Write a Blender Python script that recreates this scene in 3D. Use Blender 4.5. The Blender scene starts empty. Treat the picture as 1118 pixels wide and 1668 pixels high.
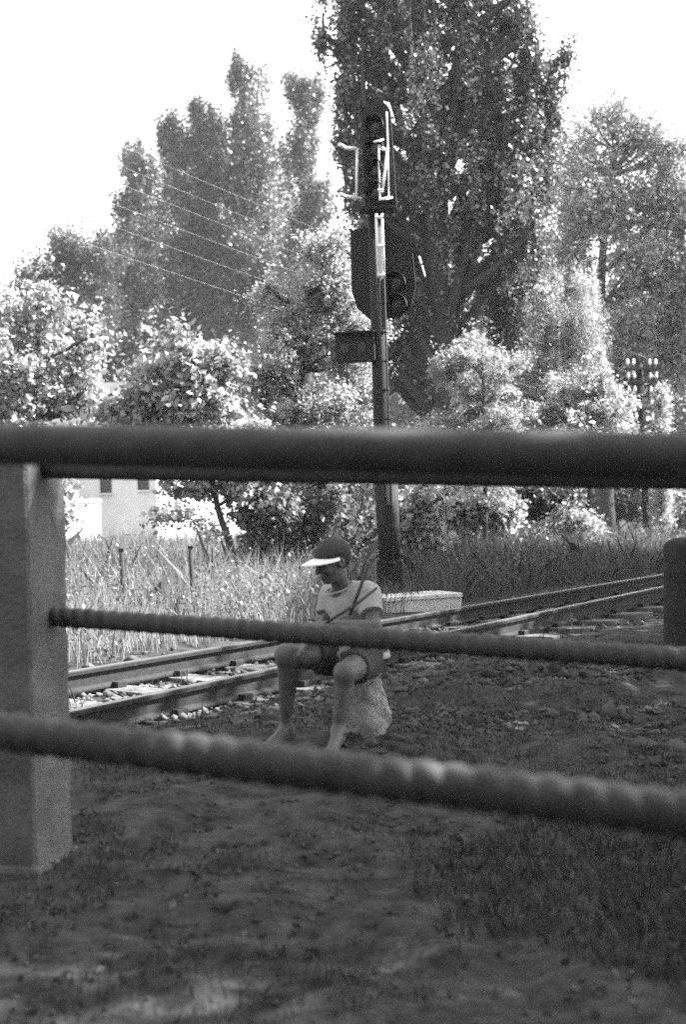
import bpy, bmesh, math, random
import numpy as np
from mathutils import Vector, Matrix

# ------------------------------------------------------------------ camera, sky, sun, exposure
scene = bpy.context.scene
COL = scene.collection
FPX, CW, CH = 2317.0, 1118.0, 1668.0          # focal length in photo pixels, photo size
EYE = 1.28
PITCH, ROLL = 1.09, -1.2
SUN = Vector((0.70, 0.16, 0.70)).normalized()
EXPOSURE = 2.3
SKY_STRENGTH = 0.12
SUN_STRENGTH = 5.0
HAZE = 0.0007

cam_d = bpy.data.cameras.new('camera')
cam = bpy.data.objects.new('camera', cam_d)
COL.objects.link(cam)
cam_d.sensor_fit = 'VERTICAL'; cam_d.sensor_height = 36.0; cam_d.sensor_width = 24.0
cam_d.lens = FPX / CH * 36.0
cam_d.clip_start = 0.05; cam_d.clip_end = 3000
CAMR = Matrix.Rotation(math.radians(90 - PITCH), 3, 'X') @ Matrix.Rotation(math.radians(ROLL), 3, 'Z')
cam.matrix_world = Matrix.Translation((0, 0, EYE)) @ CAMR.to_4x4()
cam_d.dof.use_dof = True
cam_d.dof.focus_distance = 10.0
cam_d.dof.aperture_fstop = 2.6
scene.camera = cam

world = bpy.data.worlds.new('World'); scene.world = world; world.use_nodes = True
wn = world.node_tree; wn.nodes.clear()
sky = wn.nodes.new('ShaderNodeTexSky'); sky.sky_type = 'NISHITA'; sky.sun_disc = False
sky.sun_elevation = math.asin(SUN.z); sky.sun_rotation = math.atan2(SUN.x, SUN.y)
sky.air_density = 1.6; sky.dust_density = 3.0; sky.ozone_density = 1.0
bw = wn.nodes.new('ShaderNodeRGBToBW')         # black and white film: the light is neutral
bg = wn.nodes.new('ShaderNodeBackground'); bg.inputs['Strength'].default_value = SKY_STRENGTH
wo = wn.nodes.new('ShaderNodeOutputWorld')
wn.links.new(sky.outputs[0], bw.inputs[0]); wn.links.new(bw.outputs[0], bg.inputs[0]); wn.links.new(bg.outputs[0], wo.inputs[0])

sun_d = bpy.data.lights.new('sun', 'SUN'); sun_d.energy = SUN_STRENGTH; sun_d.angle = math.radians(0.5)
sun_o = bpy.data.objects.new('sun', sun_d); COL.objects.link(sun_o)
sun_o.rotation_euler = (-SUN).to_track_quat('-Z', 'Y').to_euler(); sun_o.location = (20, 4, 20)

scene.view_settings.view_transform = 'Standard'; scene.view_settings.look = 'None'
scene.view_settings.exposure = EXPOSURE; scene.view_settings.gamma = 1
scene.render.engine = 'CYCLES'
scene.cycles.use_denoising = False             # what noise is left reads as film grain
scene.cycles.use_adaptive_sampling = False
scene.cycles.sample_clamp_indirect = 4.0
scene.cycles.max_bounces = 6; scene.cycles.diffuse_bounces = 3; scene.cycles.glossy_bounces = 2
scene.cycles.transmission_bounces = 3; scene.cycles.transparent_max_bounces = 4

rng = np.random.default_rng(7)
random.seed(7)

# ------------------------------------------------------------------ pixel helpers (directions only; depth comes from the ground or size)
def ray(px, py): return CAMR @ Vector(((px - 559) / FPX, (834 - py) / FPX, -1.0))
def at(px, py, Y):
    d = ray(px, py); t = Y / d.y
    return Vector((d.x * t, Y, EYE + d.z * t))
def onz(px, py, z):
    d = ray(px, py); t = (z - EYE) / d.z
    return Vector((d.x * t, d.y * t, z))
def mpp(Y): return Y / FPX

# ------------------------------------------------------------------ value noise
_tab = np.random.default_rng(3).random((256, 256))
def vnoise(x, y):
    x = np.asarray(x, float); y = np.asarray(y, float)
    xi = np.floor(x).astype(int); yi = np.floor(y).astype(int)
    fx = x - xi; fy = y - yi
    fx = fx * fx * (3 - 2 * fx); fy = fy * fy * (3 - 2 * fy)
    g = lambda i, j: _tab[i & 255, j & 255]
    a = g(xi, yi) * (1 - fx) + g(xi + 1, yi) * fx
    b = g(xi, yi + 1) * (1 - fx) + g(xi + 1, yi + 1) * fx
    return (a * (1 - fy) + b * fy) * 2 - 1

# ------------------------------------------------------------------ the track's line, found from where its rails meet the ground
ZA = 0.07
pa = [onz(x, y, ZA) for x, y in [(107,1092),(438,1041),(617,1013),(735,993),(900,963),(1077,936)]]
TK, TC = np.polyfit([p.y for p in pa], [p.x for p in pa], 1)          # x = TK*y + TC : far rail
TD = Vector((TK, 1, 0)).normalized(); TN = Vector((1, -TK, 0)).normalized()   # along, towards the near side
TO = Vector((TC, 0, 0))
GAUGE = 1.12
pb = []
for x, y in [(116,1159),(451,1085),(771,1020),(900,993),(1082,955)]:
    d = ray(x, y); t = (GAUGE - (Vector((0,0,0)) - TO).dot(TN)) / d.dot(TN)
    pb.append(Vector((0,0,EYE)) + d * t)
ZB = np.polyfit([(p - TO).dot(TD) for p in pb], [p.z for p in pb], 1)
def track_s(p): return (Vector(p) - TO).dot(TD)
def zrail_b(s): return float(np.clip(np.polyval(ZB, s), -0.02, 0.14))
def track_q(x, y): return (np.asarray(x) - TC) * TN.x + np.asarray(y) * TN.y       # signed distance from far rail, near side positive

def terrain(x, y):
    x = np.asarray(x, float); y = np.asarray(y, float)
    z = 0.012 * vnoise(x * 1.3, y * 1.3) + 0.02 * vnoise(x * .45 + 9, y * .45)
    near = np.clip((16 - y) / 6, 0, 1)
    z = z + near * (0.022 * vnoise(x * 4.1, y * 4.1) + 0.015 * vnoise(x * 9.3 + 5, y * 9.3) + 0.008 * vnoise(x * 19, y * 19 + 3))
    z = z + np.clip((9 - y) / 3, 0, 1) * .022 * np.clip(vnoise(x * 3.1 + 20, y * 3.1), 0, 1)
    z = z - 0.02
    z = z + 0.045 * np.exp(-(((x + .12) / .8) ** 2 + ((y - 6.95) / .75) ** 2) * 1.2)      # where the boy sits
    z = z + (0.15 + .05 * vnoise(x * 5, y * 5)) * np.exp(-(((x - 1.2) / 1.2) ** 2 + ((y - 8.7) / .75) ** 2))               # low bank right of him
    q = track_q(x, y)
    bed = np.exp(-np.clip(np.abs(q - GAUGE / 2) - .55, 0, None) ** 2 / .35)
    z = z * (1 - bed) + bed * (-0.105 + 0.4 * z)
    far = np.clip((y - 19) / 21, 0, 1)
    z = z - 0.5 * far * far * (3 - 2 * far)
    return z
def tz(x, y): return float(terrain(x, y))

# ------------------------------------------------------------------ materials (all neutral greys: black and white film)
MATS = {}
def mat(name, col, rough=.8, spec=.3, metal=0.0, var=.25, scale=8.0, bump=0.0, bscale=None, detail=6.0, dark=None, coords='Object'):
    m = bpy.data.materials.new(name); m.use_nodes = True
    nt = m.node_tree; b = nt.nodes['Principled BSDF']
    b.inputs['Roughness'].default_value = rough; b.inputs['Metallic'].default_value = metal
    b.inputs['Specular IOR Level'].default_value = spec
    tc = nt.nodes.new('ShaderNodeTexCoord')
    nz = nt.nodes.new('ShaderNodeTexNoise'); nz.inputs['Scale'].default_value = scale; nz.inputs['Detail'].default_value = detail
    nz.inputs['Roughness'].default_value = .65
    nt.links.new(tc.outputs[coords], nz.inputs['Vector'])
    cr = nt.nodes.new('ShaderNodeValToRGB')
    lo = col * (1 - var) if dark is None else dark; hi = min(col * (1 + var), .95)
    cr.color_ramp.elements[0].position = .33; cr.color_ramp.elements[1].position = .67
    cr.color_ramp.elements[0].color = (lo, lo, lo, 1); cr.color_ramp.elements[1].color = (hi, hi, hi, 1)
    nt.links.new(nz.outputs['Fac'], cr.inputs[0]); nt.links.new(cr.outputs[0], b.inputs['Base Color'])
    if bump:
        n2 = nt.nodes.new('ShaderNodeTexNoise'); n2.inputs['Scale'].default_value = bscale or scale * 4; n2.inputs['Detail'].default_value = 5
        nt.links.new(tc.outputs[coords], n2.inputs['Vector'])
        bp = nt.nodes.new('ShaderNodeBump'); bp.inputs['Strength'].default_value = bump; bp.inputs['Distance'].default_value = .02
        nt.links.new(n2.outputs['Fac'], bp.inputs['Height']); nt.links.new(bp.outputs[0], b.inputs['Normal'])
    MATS[name] = m
    return m
def leafmat(name, col, trans=.45, gloss=.10, rough=.38, var=.5):
    """leaf: diffuse + light shining through + a little gloss; tone varies from leaf to leaf (attribute 'tone')"""
    m = bpy.data.materials.new(name); m.use_nodes = True
    nt = m.node_tree; nt.nodes.clear()
    out = nt.nodes.new('ShaderNodeOutputMaterial')
    at_ = nt.nodes.new('ShaderNodeAttribute'); at_.attribute_name = 'tone'
    mr = nt.nodes.new('ShaderNodeMapRange'); mr.inputs[3].default_value = col * (1 - var); mr.inputs[4].default_value = col * (1 + var)
    nt.links.new(at_.outputs['Fac'], mr.inputs[0])
    d = nt.nodes.new('ShaderNodeBsdfDiffuse'); t = nt.nodes.new('ShaderNodeBsdfTranslucent'); g = nt.nodes.new('ShaderNodeBsdfGlossy')
    g.inputs['Roughness'].default_value = rough; g.inputs['Color'].default_value = (.9, .9, .9, 1)
    nt.links.new(mr.outputs[0], d.inputs[0]); nt.links.new(mr.outputs[0], t.inputs[0])
    a = nt.nodes.new('ShaderNodeMixShader'); a.inputs[0].default_value = trans
    nt.links.new(d.outputs[0], a.inputs[1]); nt.links.new(t.outputs[0], a.inputs[2])
    b = nt.nodes.new('ShaderNodeMixShader'); b.inputs[0].default_value = gloss
    nt.links.new(a.outputs[0], b.inputs[1]); nt.links.new(g.outputs[0], b.inputs[2])
    nt.links.new(b.outputs[0], out.inputs[0])
    MATS[name] = m
    return m
leafmat('leaf_dark', .05, .40, .03)
leafmat('leaf_poplar', .105, .40, .10, .32, .6)
leafmat('leaf_grey', .125, .36, .08, .4, .5)
leafmat('leaf_mid', .09, .5, .03)
leafmat('leaf_pale', .16, .55, .035)
leafmat('leaf_light', .36, .55, .05)
leafmat('blade_sunlit', .24, .45, .06, .45, .4)  # meadow grass, sunlight put into the tone
leafmat('blade_shaded', .085, .45, .04, .5)  # verge grass, shade put into the tone
leafmat('blade_dark', .045, .4, .04, .5)
mat('bark', .05, .9, .2, scale=14, bump=.6, bscale=40)
mat('soil', .036, .95, .15, var=.8, scale=6.5, bump=1.0, bscale=22, detail=10)
mat('concrete', .11, .9, .2, var=.32, scale=5, bump=.5, bscale=70)
mat('pale_concrete', .50, .85, .2, var=.14, scale=12, bump=.25, bscale=60)
mat('dark_paint', .030, .42, .4, var=.35, scale=14, bump=.12, bscale=60)
mat('rail_paint', .050, .66, .35, var=.35, scale=18, bump=.25, bscale=120)
mat('signal_black', .018, .75, .3, var=.2, scale=9)
mat('mast_grey', .020, .75, .2, var=.3, scale=12, bump=.1, bscale=50)
mat('white_paint', .82, .55, .4, var=.12, scale=20)
mat('lens', .016, .3, .5, var=.1)
mat('steel_top', .50, .28, .5, metal=.9, var=.2, scale=40)
mat('rust', .026, .8, .3, var=.4, scale=25, bump=.4, bscale=90)
mat('sleeper_wood', .12, .9, .2, var=.45, scale=16, bump=.6, bscale=50)
mat('ballast_stone', .095, .9, .25, var=.5, scale=6, coords='Object')
mat('tarred_wood', .026, .95, .3, var=.4, scale=12, bump=.5, bscale=40)
mat('pole_wood', .018, .85, .2, var=.35, scale=9, bump=.4, bscale=40)
mat('porcelain', .85, .25, .6, var=.05)
mat('wire', .45, .5, .4, metal=.3, var=.1)
mat('render_wall', .68, .92, .15, var=.1, scale=1.6, bump=.15, bscale=30)
mat('roof_tile', .12, .85, .2, var=.35, scale=4)
mat('glass_dark', .02, .12, .6, var=.1)
mat('skin', .09, .55, .35, var=.12, scale=22, bump=.06, bscale=120)
mat('hair', .02, .6, .3, var=.3, scale=40, bump=.4, bscale=160)
mat('shirt_cloth', .31, .9, .15, var=.1, scale=14, bump=.3, bscale=45)
mat('shirt_trim', .38, .9, .15, var=.06, scale=14)
mat('shorts_cloth', .05, .9, .15, var=.25, scale=18, bump=.3, bscale=50)
mat('cap_cloth', .045, .85, .2, var=.2, scale=20, bump=.2, bscale=90)
mat('visor_white', .86, .5, .4, var=.04, scale=16)
mat('stick_wood', .035, .7, .3, var=.3, scale=30)
mat('seat_stone', .20, .92, .2, var=.5, scale=9, bump=1.0, bscale=35)
mat('clod', .06, .95, .2, var=.6, scale=3)
mat('eye', .05, .2, .5)

# ------------------------------------------------------------------ mesh helpers
def link(name, me, m, parent=None, loc=None):
    o = bpy.data.objects.new(name, me); COL.objects.link(o)
    if m: me.materials.append(MATS[m])
    if parent is not None:
        o.parent = parent; o.matrix_parent_inverse = parent.matrix_world.inverted()
    return o
def np_mesh(name, V, F, smooth=False, tone=None):
    me = bpy.data.meshes.new(name)
    V = np.ascontiguousarray(V, np.float32); F = np.ascontiguousarray(F, np.int32)
    n, k = F.shape
    me.vertices.add(len(V)); me.vertices.foreach_set('co', V.ravel())
    me.loops.add(n * k); me.loops.foreach_set('vertex_index', F.ravel())
    me.polygons.add(n); me.polygons.foreach_set('loop_start', np.arange(n, dtype=np.int32) * k)
    if smooth: me.polygons.foreach_set('use_smooth', np.ones(n, bool))
    if tone is not None:
        a = me.attributes.new('tone', 'FLOAT', 'POINT'); a.data.foreach_set('value', np.ascontiguousarray(tone, np.float32))
    me.update(calc_edges=True)
    return me
class MB:
    def __init__(s): s.v = []; s.f = []; s.sm = []
    def add(s, V, F, smooth=False):
        b = len(s.v); s.v += [tuple(p) for p in V]; s.f += [tuple(i + b for i in f) for f in F]; s.sm += [smooth] * len(F); return s
    def box(s, c, size, rot=None, ch=0.0):
        c = Vector(c); hx, hy, hz = [t / 2 for t in size]
        R = rot if rot is not None else Matrix.Identity(3)
        if ch <= 0:
            V = [c + R @ Vector((x * hx, y * hy, z * hz)) for x in (-1, 1) for y in (-1, 1) for z in (-1, 1)]
            return s.add(V, [(0,1,3,2),(4,6,7,5),(0,4,5,1),(2,3,7,6),(0,2,6,4),(1,5,7,3)])
        bm = bmesh.new(); bmesh.ops.create_cube(bm, size=1.0)
        for v in bm.verts: v.co = Vector((v.co.x * 2 * hx, v.co.y * 2 * hy, v.co.z * 2 * hz))
        bmesh.ops.bevel(bm, geom=list(bm.edges), offset=ch, segments=2, affect='EDGES', profile=.6)
        bm.verts.index_update()
        s.add([c + R @ v.co for v in bm.verts], [[v.index for v in f.verts] for f in bm.faces]); bm.free(); return s
    def tube(s, pts, rad, n=8, caps=True, smooth=True):
        pts = [Vector(p) for p in pts]; m = len(pts)
        if not hasattr(rad, '__len__'): rad = [rad] * m
        V = []; up = None
        for i, p in enumerate(pts):
            d = (pts[min(i + 1, m - 1)] - pts[max(i - 1, 0)])
            d = d.normalized() if d.length > 1e-9 else Vector((0, 0, 1))
            if up is None:
                up = Vector((0, 0, 1)) if abs(d.z) < .9 else Vector((1, 0, 0))
            u = (up - d * up.dot(d))
            u = u.normalized() if u.length > 1e-6 else d.orthogonal().normalized()
            w = d.cross(u); up = u
            for k in range(n):
                a = 2 * math.pi * k / n
                V.append(p + (u * math.cos(a) + w * math.sin(a)) * rad[i])
        F = [(i * n + k, i * n + (k + 1) % n, (i + 1) * n + (k + 1) % n, (i + 1) * n + k) for i in range(m - 1) for k in range(n)]
        s.add(V, F, smooth)
        if caps:
            b = len(s.v) - len(V)
            s.f.append(tuple(b + k for k in range(n))[::-1]); s.f.append(tuple(b + (m - 1) * n + k for k in range(n))); s.sm += [False, False]
        return s
    def prism(s, poly, thick, M):
        """polygon in the local xz plane, thickness along local y; M: 4x4"""
        n = len(poly)
        V = [M @ Vector((x, -thick / 2, z)) for x, z in poly] + [M @ Vector((x, thick / 2, z)) for x, z in poly]
        F = [tuple(range(n)), tuple(range(2 * n - 1, n - 1, -1))] + [(i, i + n, (i + 1) % n + n, (i + 1) % n) for i in range(n)]
        return s.add(V, F)
    def mesh(s, name):
        me = bpy.data.meshes.new(name); me.from_pydata(s.v, [], s.f)
        me.polygons.foreach_set('use_smooth', s.sm); 
        bm = bmesh.new(); bm.from_mesh(me); bmesh.ops.recalc_face_normals(bm, faces=bm.faces); bm.to_mesh(me); bm.free()
        return me
    def build(s, name, m, parent=None): return link(name, s.mesh(name), m, parent)
def tag(o, label=None, cat=None, group=None, kind=None):
    if label: o['label'] = label
    if cat: o['category'] = cat
    if group: o['group'] = group
    if kind: o['kind'] = kind
    return o
def empty(name, loc, label, cat, group=None):
    o = bpy.data.objects.new(name, None); COL.objects.link(o); o.location = loc; o.empty_display_size = .2
    bpy.context.view_layer.update() if False else None
    o.matrix_world = Matrix.Translation(loc)
    return tag(o, label, cat, group)

# ------------------------------------------------------------------ ground
def axis(lo, hi, step, far, grow=1.25):
    a = list(np.arange(lo, hi + 1e-6, step)); d = step; x = hi
    while x < far: d *= grow; x += d; a.append(x)
    d = step; x = lo; b = []
    while x > -far: d *= grow; x -= d; b.append(x)
    return np.array(b[::-1] + a)
gx = axis(-3.2, 4.6, .06, 900); gy = axis(1.5, 17.5, .06, 900)
GX, GY = np.meshgrid(gx, gy)
GZ = terrain(GX, GY)
nx, ny = len(gx), len(gy)
idx = np.arange(nx * ny).reshape(ny, nx)
F = np.stack([idx[:-1, :-1], idx[:-1, 1:], idx[1:, 1:], idx[1:, :-1]], -1).reshape(-1, 4)
o = link('ground', np_mesh('ground', np.stack([GX, GY, GZ], -1).reshape(-1, 3), F, True), 'soil')
tag(o, 'dark rough earth with thin grass along the railway', 'ground', kind='structure')

# ------------------------------------------------------------------ railway track
track = empty('railway_track', (0, 0, 0), 'straight railway track with two steel rails sunk in stones and weeds', 'track')
track['kind'] = 'structure'
RH = .145
prof = [(-.055,0),(.055,0),(.055,.012),(.012,.03),(.010,.105),(.034,.115),(.036,.138),(.030,.145),(-.030,.145),(-.036,.138),(-.034,.115),(-.010,.105),(-.012,.03),(-.055,.012)]
def rail_mesh(q, zf, s0, s1):
    V = []; ss = np.arange(s0, s1, 1.0); n = len(prof)
    for s_ in ss:
        c = TO + TD * s_ + TN * q; z = zf(s_) - RH
        for a, b in prof: V.append(c + TN * a + Vector((0, 0, z + b)))
    Fq = [(i * n + k, i * n + (k + 1) % n, (i + 1) * n + (k + 1) % n, (i + 1) * n + k) for i in range(len(ss) - 1) for k in range(n)]
    return MB().add(V, Fq).mesh('rail')
S0, S1 = 2.0, 75.0
for q, zf in ((0, lambda s: ZA), (GAUGE, zrail_b)):
    r = link('rail', rail_mesh(q, zf, S0, S1), 'rust', track)
    r.data.materials.append(MATS['steel_top'])
    n = len(prof)
    for i, p in enumerate(r.data.polygons):
        if p.normal.z > .8 and p.center.z > zf((Vector(p.center) - TO).dot(TD)) - .02: p.material_index = 1
# sleepers
Rt = Matrix((TN, TD, Vector((0, 0, 1)))).transposed()
rs = random.Random(5)
for i in range(60):
    s_ = S0 + .4 + i * .64
    za, zb = ZA - RH, zrail_b(s_) - RH
    c = TO + TD * s_ + TN * (GAUGE / 2)
    tilt = math.atan2(zb - za, GAUGE)
    R = Matrix.Rotation(-tilt, 3, TD) @ Matrix.Rotation(rs.uniform(-.02, .02), 3, 'Z') @ Rt
    MB().box((c.x, c.y, (za + zb) / 2 - .082), (1.95, .24, .15), R, .012).build('sleeper', 'sleeper_wood', track)
    for q, zz in ((0, za), (GAUGE, zb)):
        for sd_ in (-1, 1):
            cl = TO + TD * s_ + TN * (q + sd_ * .075); MB().box((cl.x, cl.y, zz + .012), (.06, .09, .045), Rt, .006).build('rail_clip', 'rust', track)
# ballast: stones too many and too small to pick apart
def stones(n, posf, size, name, m, parent=None, flat=.6):
    base = np.array([(1,0,0),(-1,0,0),(0,1,0),(0,-1,0),(0,0,1),(0,0,-1)], float)
    tri = np.array([(0,2,4),(2,1,4),(1,3,4),(3,0,4),(2,0,5),(1,2,5),(3,1,5),(0,3,5)])
    P = posf(n); n = len(P)
    sc = size * rng.lognormal(0, .35, (n, 1, 1))
    V = base[None] * (1 + .35 * rng.standard_normal((n, 6, 1)).clip(-1.5, 1.5)) + .22 * rng.standard_normal((n, 6, 3))
    a = rng.random(n) * 6.28; ca, sa = np.cos(a), np.sin(a)
    V[..., 2] *= flat
    X = V[..., 0] * ca[:, None] - V[..., 1] * sa[:, None]; Y = V[..., 0] * sa[:, None] + V[..., 1] * ca[:, None]
    V = np.stack([X, Y, V[..., 2]], -1) * sc + P[:, None, :]
    Fq = (tri[None] + (np.arange(n) * 6)[:, None, None]).reshape(-1, 3)
    return link(name, np_mesh(name, V.reshape(-1, 3), Fq), m, parent)
def ballast_pos(n):
    s = S0 + (rng.random(n) ** 1.4) * 26; q = GAUGE / 2 + rng.normal(0, .55, n)
    x = TO.x + TD.x * s + TN.x * q; y = TD.y * s + TN.y * q
    return np.stack([x, y, terrain(x, y) + .005 + .01 * rng.random(n)], -1)
o = stones(9000, ballast_pos, .028, 'ballast', 'ballast_stone', track); o['kind'] = 'stuff'

# ------------------------------------------------------------------ fences: pipe rails and twisted rails on concrete posts
def rope_mesh(a, b, r, pitch):
    a = Vector(a); b = Vector(b); L = (b - a).length; d = (b - a) / L
    u = (Vector((0, 0, 1)) - d * d.z).normalized(); w = d.cross(u)
    ns = int(L / (pitch / 10)); n = 30
    s_ = np.linspace(0, L, ns + 1); th = np.arange(n) * 2 * np.pi / n
    S, T = np.meshgrid(s_, th, indexing='ij')
    S = S + .012 * vnoise(S * 4.3 + 3, S * 0) + .008 * vnoise(S * 9.7, S * 0 + 8)
    wob = 1 + .02 * vnoise(S * 3, S * 0 + 2)
    R = r * (0.83 + .17 * np.abs(np.cos((2 * T - 2 * np.pi * S / pitch) / 2)) ** .8) * wob
    V = np.array(a)[None, None] + np.array(d)[None, None] * S[..., None] + (np.array(u)[None, None] * np.cos(T)[..., None] + np.array(w)[None, None] * np.sin(T)[..., None]) * R[..., None]
    ii = np.arange((ns + 1) * n).reshape(ns + 1, n)
    Fq = np.stack([ii[:-1], np.roll(ii, -1, 1)[:-1], np.roll(ii, -1, 1)[1:], ii[1:]], -1).reshape(-1, 4)
    return np_mesh('rail', V.reshape(-1, 3), Fq, True)
def lerp_line(a, b, t): return a + (b - a) * t
def post(parent, x, y, w, top, rz, m='concrete', base=None):
    z0 = tz(x, y) - .3
    bm = bmesh.new(); bmesh.ops.create_cube(bm, size=1.0)
    for v in bm.verts: v.co = Vector((v.co.x * w, v.co.y * w, v.co.z * (top - z0)))
    bmesh.ops.subdivide_edges(bm, edges=[e for e in bm.edges if abs(e.verts[0].co.z - e.verts[1].co.z) > .1], cuts=24)
    ve = [e for e in bm.edges if abs(e.verts[0].co.z - e.verts[1].co.z) > .01]
    te = [e for e in bm.edges if min(e.verts[0].co.z, e.verts[1].co.z) > (top - z0) / 2 - .001]
    bmesh.ops.bevel(bm, geom=ve + te, offset=.010, segments=1, affect='EDGES')
    for v in bm.verts:                                        # worn, slightly uneven edges
        n_ = float(vnoise(v.co.z * 14 + v.co.x * 30, v.co.y * 30)); v.co.x += .004 * n_; v.co.y += .004 * float(vnoise(v.co.z * 11, v.co.x * 40 + 7))
    me = bpy.data.meshes.new('post'); bm.to_mesh(me); bm.free()
    o = link('post', me, m, None)
    o.matrix_world = Matrix.Translation((x, y, (top + z0) / 2)) @ Matrix.Rotation(rz, 4, 'Z')
    o.parent = parent; o.matrix_parent_inverse = parent.matrix_world.inverted()
    # footing
    MB().box((x, y, tz(x, y) - .03), (w + .04, w + .04, .09), Matrix.Rotation(rz, 3, 'Z'), .02).build('footing', 'concrete', parent)
    return o
R0 = .036
# far fence
fl = (at(68, 1003, 5.03), at(1300, 1086, 4.02)); ft = (at(20, 762, 5.03), at(1300, 780, 4.02))
fl = (fl[0], fl[1] + (fl[1] - fl[0]) * .45); ft = (ft[0], ft[1] + (ft[1] - ft[0]) * .45)
ff = empty('pipe_fence', (fl[0].x, fl[0].y, 0), 'dark pipe fence with a square concrete post, between the boy and the other fence', 'fence')
link('rail', rope_mesh(fl[0], fl[1], R0, .050), 'rail_paint', ff)
MB().tube([lerp_line(ft[0], ft[1], t) for t in np.linspace(0, 1, 12)], R0, 20).build('rail', 'rail_paint', ff)
post(ff, -1.185, 5.02, .30, 1.405, math.radians(-14))
d_ = fl[1] - fl[0]; pr = fl[1] + d_ * .05
post(ff, pr.x + .1, pr.y, .26, 1.4, math.radians(-9))
# near fence
nl = (at(-420, 1140, 2.78), at(1500, 1373, 1.93)); ntp = (at(-420, 715, 2.78), at(1500, 752, 1.93))
nl = (nl[0] + (nl[0] - nl[1]) * .55, nl[1] + (nl[1] - nl[0]) * .75); ntp = (ntp[0] + (ntp[0] - ntp[1]) * .55, ntp[1] + (ntp[1] - ntp[0]) * .75)
nf = empty('pipe_fence', (nl[0].x, nl[0].y, 0), 'blurred dark pipe fence closest in front, its thick top bar spanning the whole view', 'fence')
link('rail', rope_mesh(nl[0], nl[1], R0, .051), 'rail_paint', nf)
MB().tube([lerp_line(ntp[0], ntp[1], t) for t in np.linspace(0, 1, 12)], R0 * 1.02, 24).build('rail', 'rail_paint', nf)
for e in (0, 1):
    p = nl[e] + (nl[e] - nl[1 - e]).normalized() * .1
    post(nf, p.x, p.y, .24, 1.42, math.radians(-12))

# dark wooden stump at the right
p = at(1116, 882, 10.4)
wp = empty('wooden_post', (p.x, p.y, 0), 'short thick dark tarred post with a rounded top standing alone beside the track', 'post')
zt = p.z; zb_ = tz(p.x, p.y) - .2
prf = [(.0, zt + .03), (.06, zt + .028), (.11, zt + .014), (.145, zt - .014), (.158, zt - .06), (.160, zt - .3), (.165, zb_)]
V = []; n = 20
for r_, z_ in prf:
    for k in range(n):
        a = 2 * math.pi * k / n; rr = r_ * (1 + .03 * math.sin(a * 3 + z_ * 4)); V.append((p.x + rr * math.cos(a), p.y + rr * math.sin(a), z_))
MB().add(V, [(i * n + k, i * n + (k + 1) % n, (i + 1) * n + (k + 1) % n, (i + 1) * n + k) for i in range(len(prf) - 1) for k in range(n)], True).build('shaft', 'tarred_wood', wp)
MB().box((p.x - .10, p.y - .115, zt - .22), (.04, .04, .06), None, .005).build('bolt', 'rust', wp)

# ------------------------------------------------------------------ railway signal
YS = 15.0
K = mpp(YS)
def S(px, py, dy=0.0): return at(px, py, YS + dy)
sb = S(637, 985)
sg = empty('railway_signal', (sb.x, sb.y, tz(sb.x, sb.y)), 'tall black light signal mast with ladder, two signal boards and white brackets', 'signal')
axis_top, axis_bot = S(616, 172), S(637, 990)
MB().tube([S(610, 330), S(622, 690), S(629, 800)], [.075, .085, .09], 16).build('mast', 'mast_grey', sg)
MB().tube([S(629, 780), S(636, 915)], [.128, .112], 18).build('lower_mast', 'mast_grey', sg)
pc = S(636, 950)
MB().box(pc, (.275, .24, .50), None, .02).build('foot_casing', 'mast_grey', sg)
pc = S(637, 992); MB().box((pc.x, pc.y, pc.z - .02), (.34, .30, .10), None, .015).build('foot_plate', 'rust', sg)
# plane of the boards: turned a little to the left of the camera
RB = Matrix.Rotation(math.radians(-10), 3, 'Z') @ Matrix.Rotation(math.radians(-1.2), 3, 'Y')
def board(name, cpx, cpy, dy, poly_px, thick, m):
    c = S(cpx, cpy, dy); M = Matrix.Translation(c) @ RB.to_4x4()
    return MB().prism([((x - cpx) * K / .985, (cpy - y) * K) for x, y in poly_px], thick, M).build(name, m, sg), M
arc = [(616 + 23 * math.cos(math.radians(a)) * 1.02, 190 - 24 * math.sin(math.radians(a))) for a in range(0, 181, 15)]
ub, MU = board('upper_board', 616, 255, -.16, [(643, 342)] + [(x + (190 - y) * .0, y) for x, y in arc] + [(593, 342)], .03, 'signal_black')
ub.data.materials[0] = MATS['signal_black']
MB().prism([((x - 616) * K * .92, (255 - y) * K) for x, y in [(638, 330), (638, 200), (632, 186), (600, 186), (597, 200), (597, 330)]], .12, MU @ Matrix.Translation((0, .08, 0))).build('lamp_housing', 'signal_black', sg)
lb, ML = board('lower_board', 624, 445, .14, [(574, 372), (634, 364), (674, 416), (677, 470), (668, 502), (648, 520), (600, 520), (580, 500), (572, 470)], .03, 'signal_black')
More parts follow.
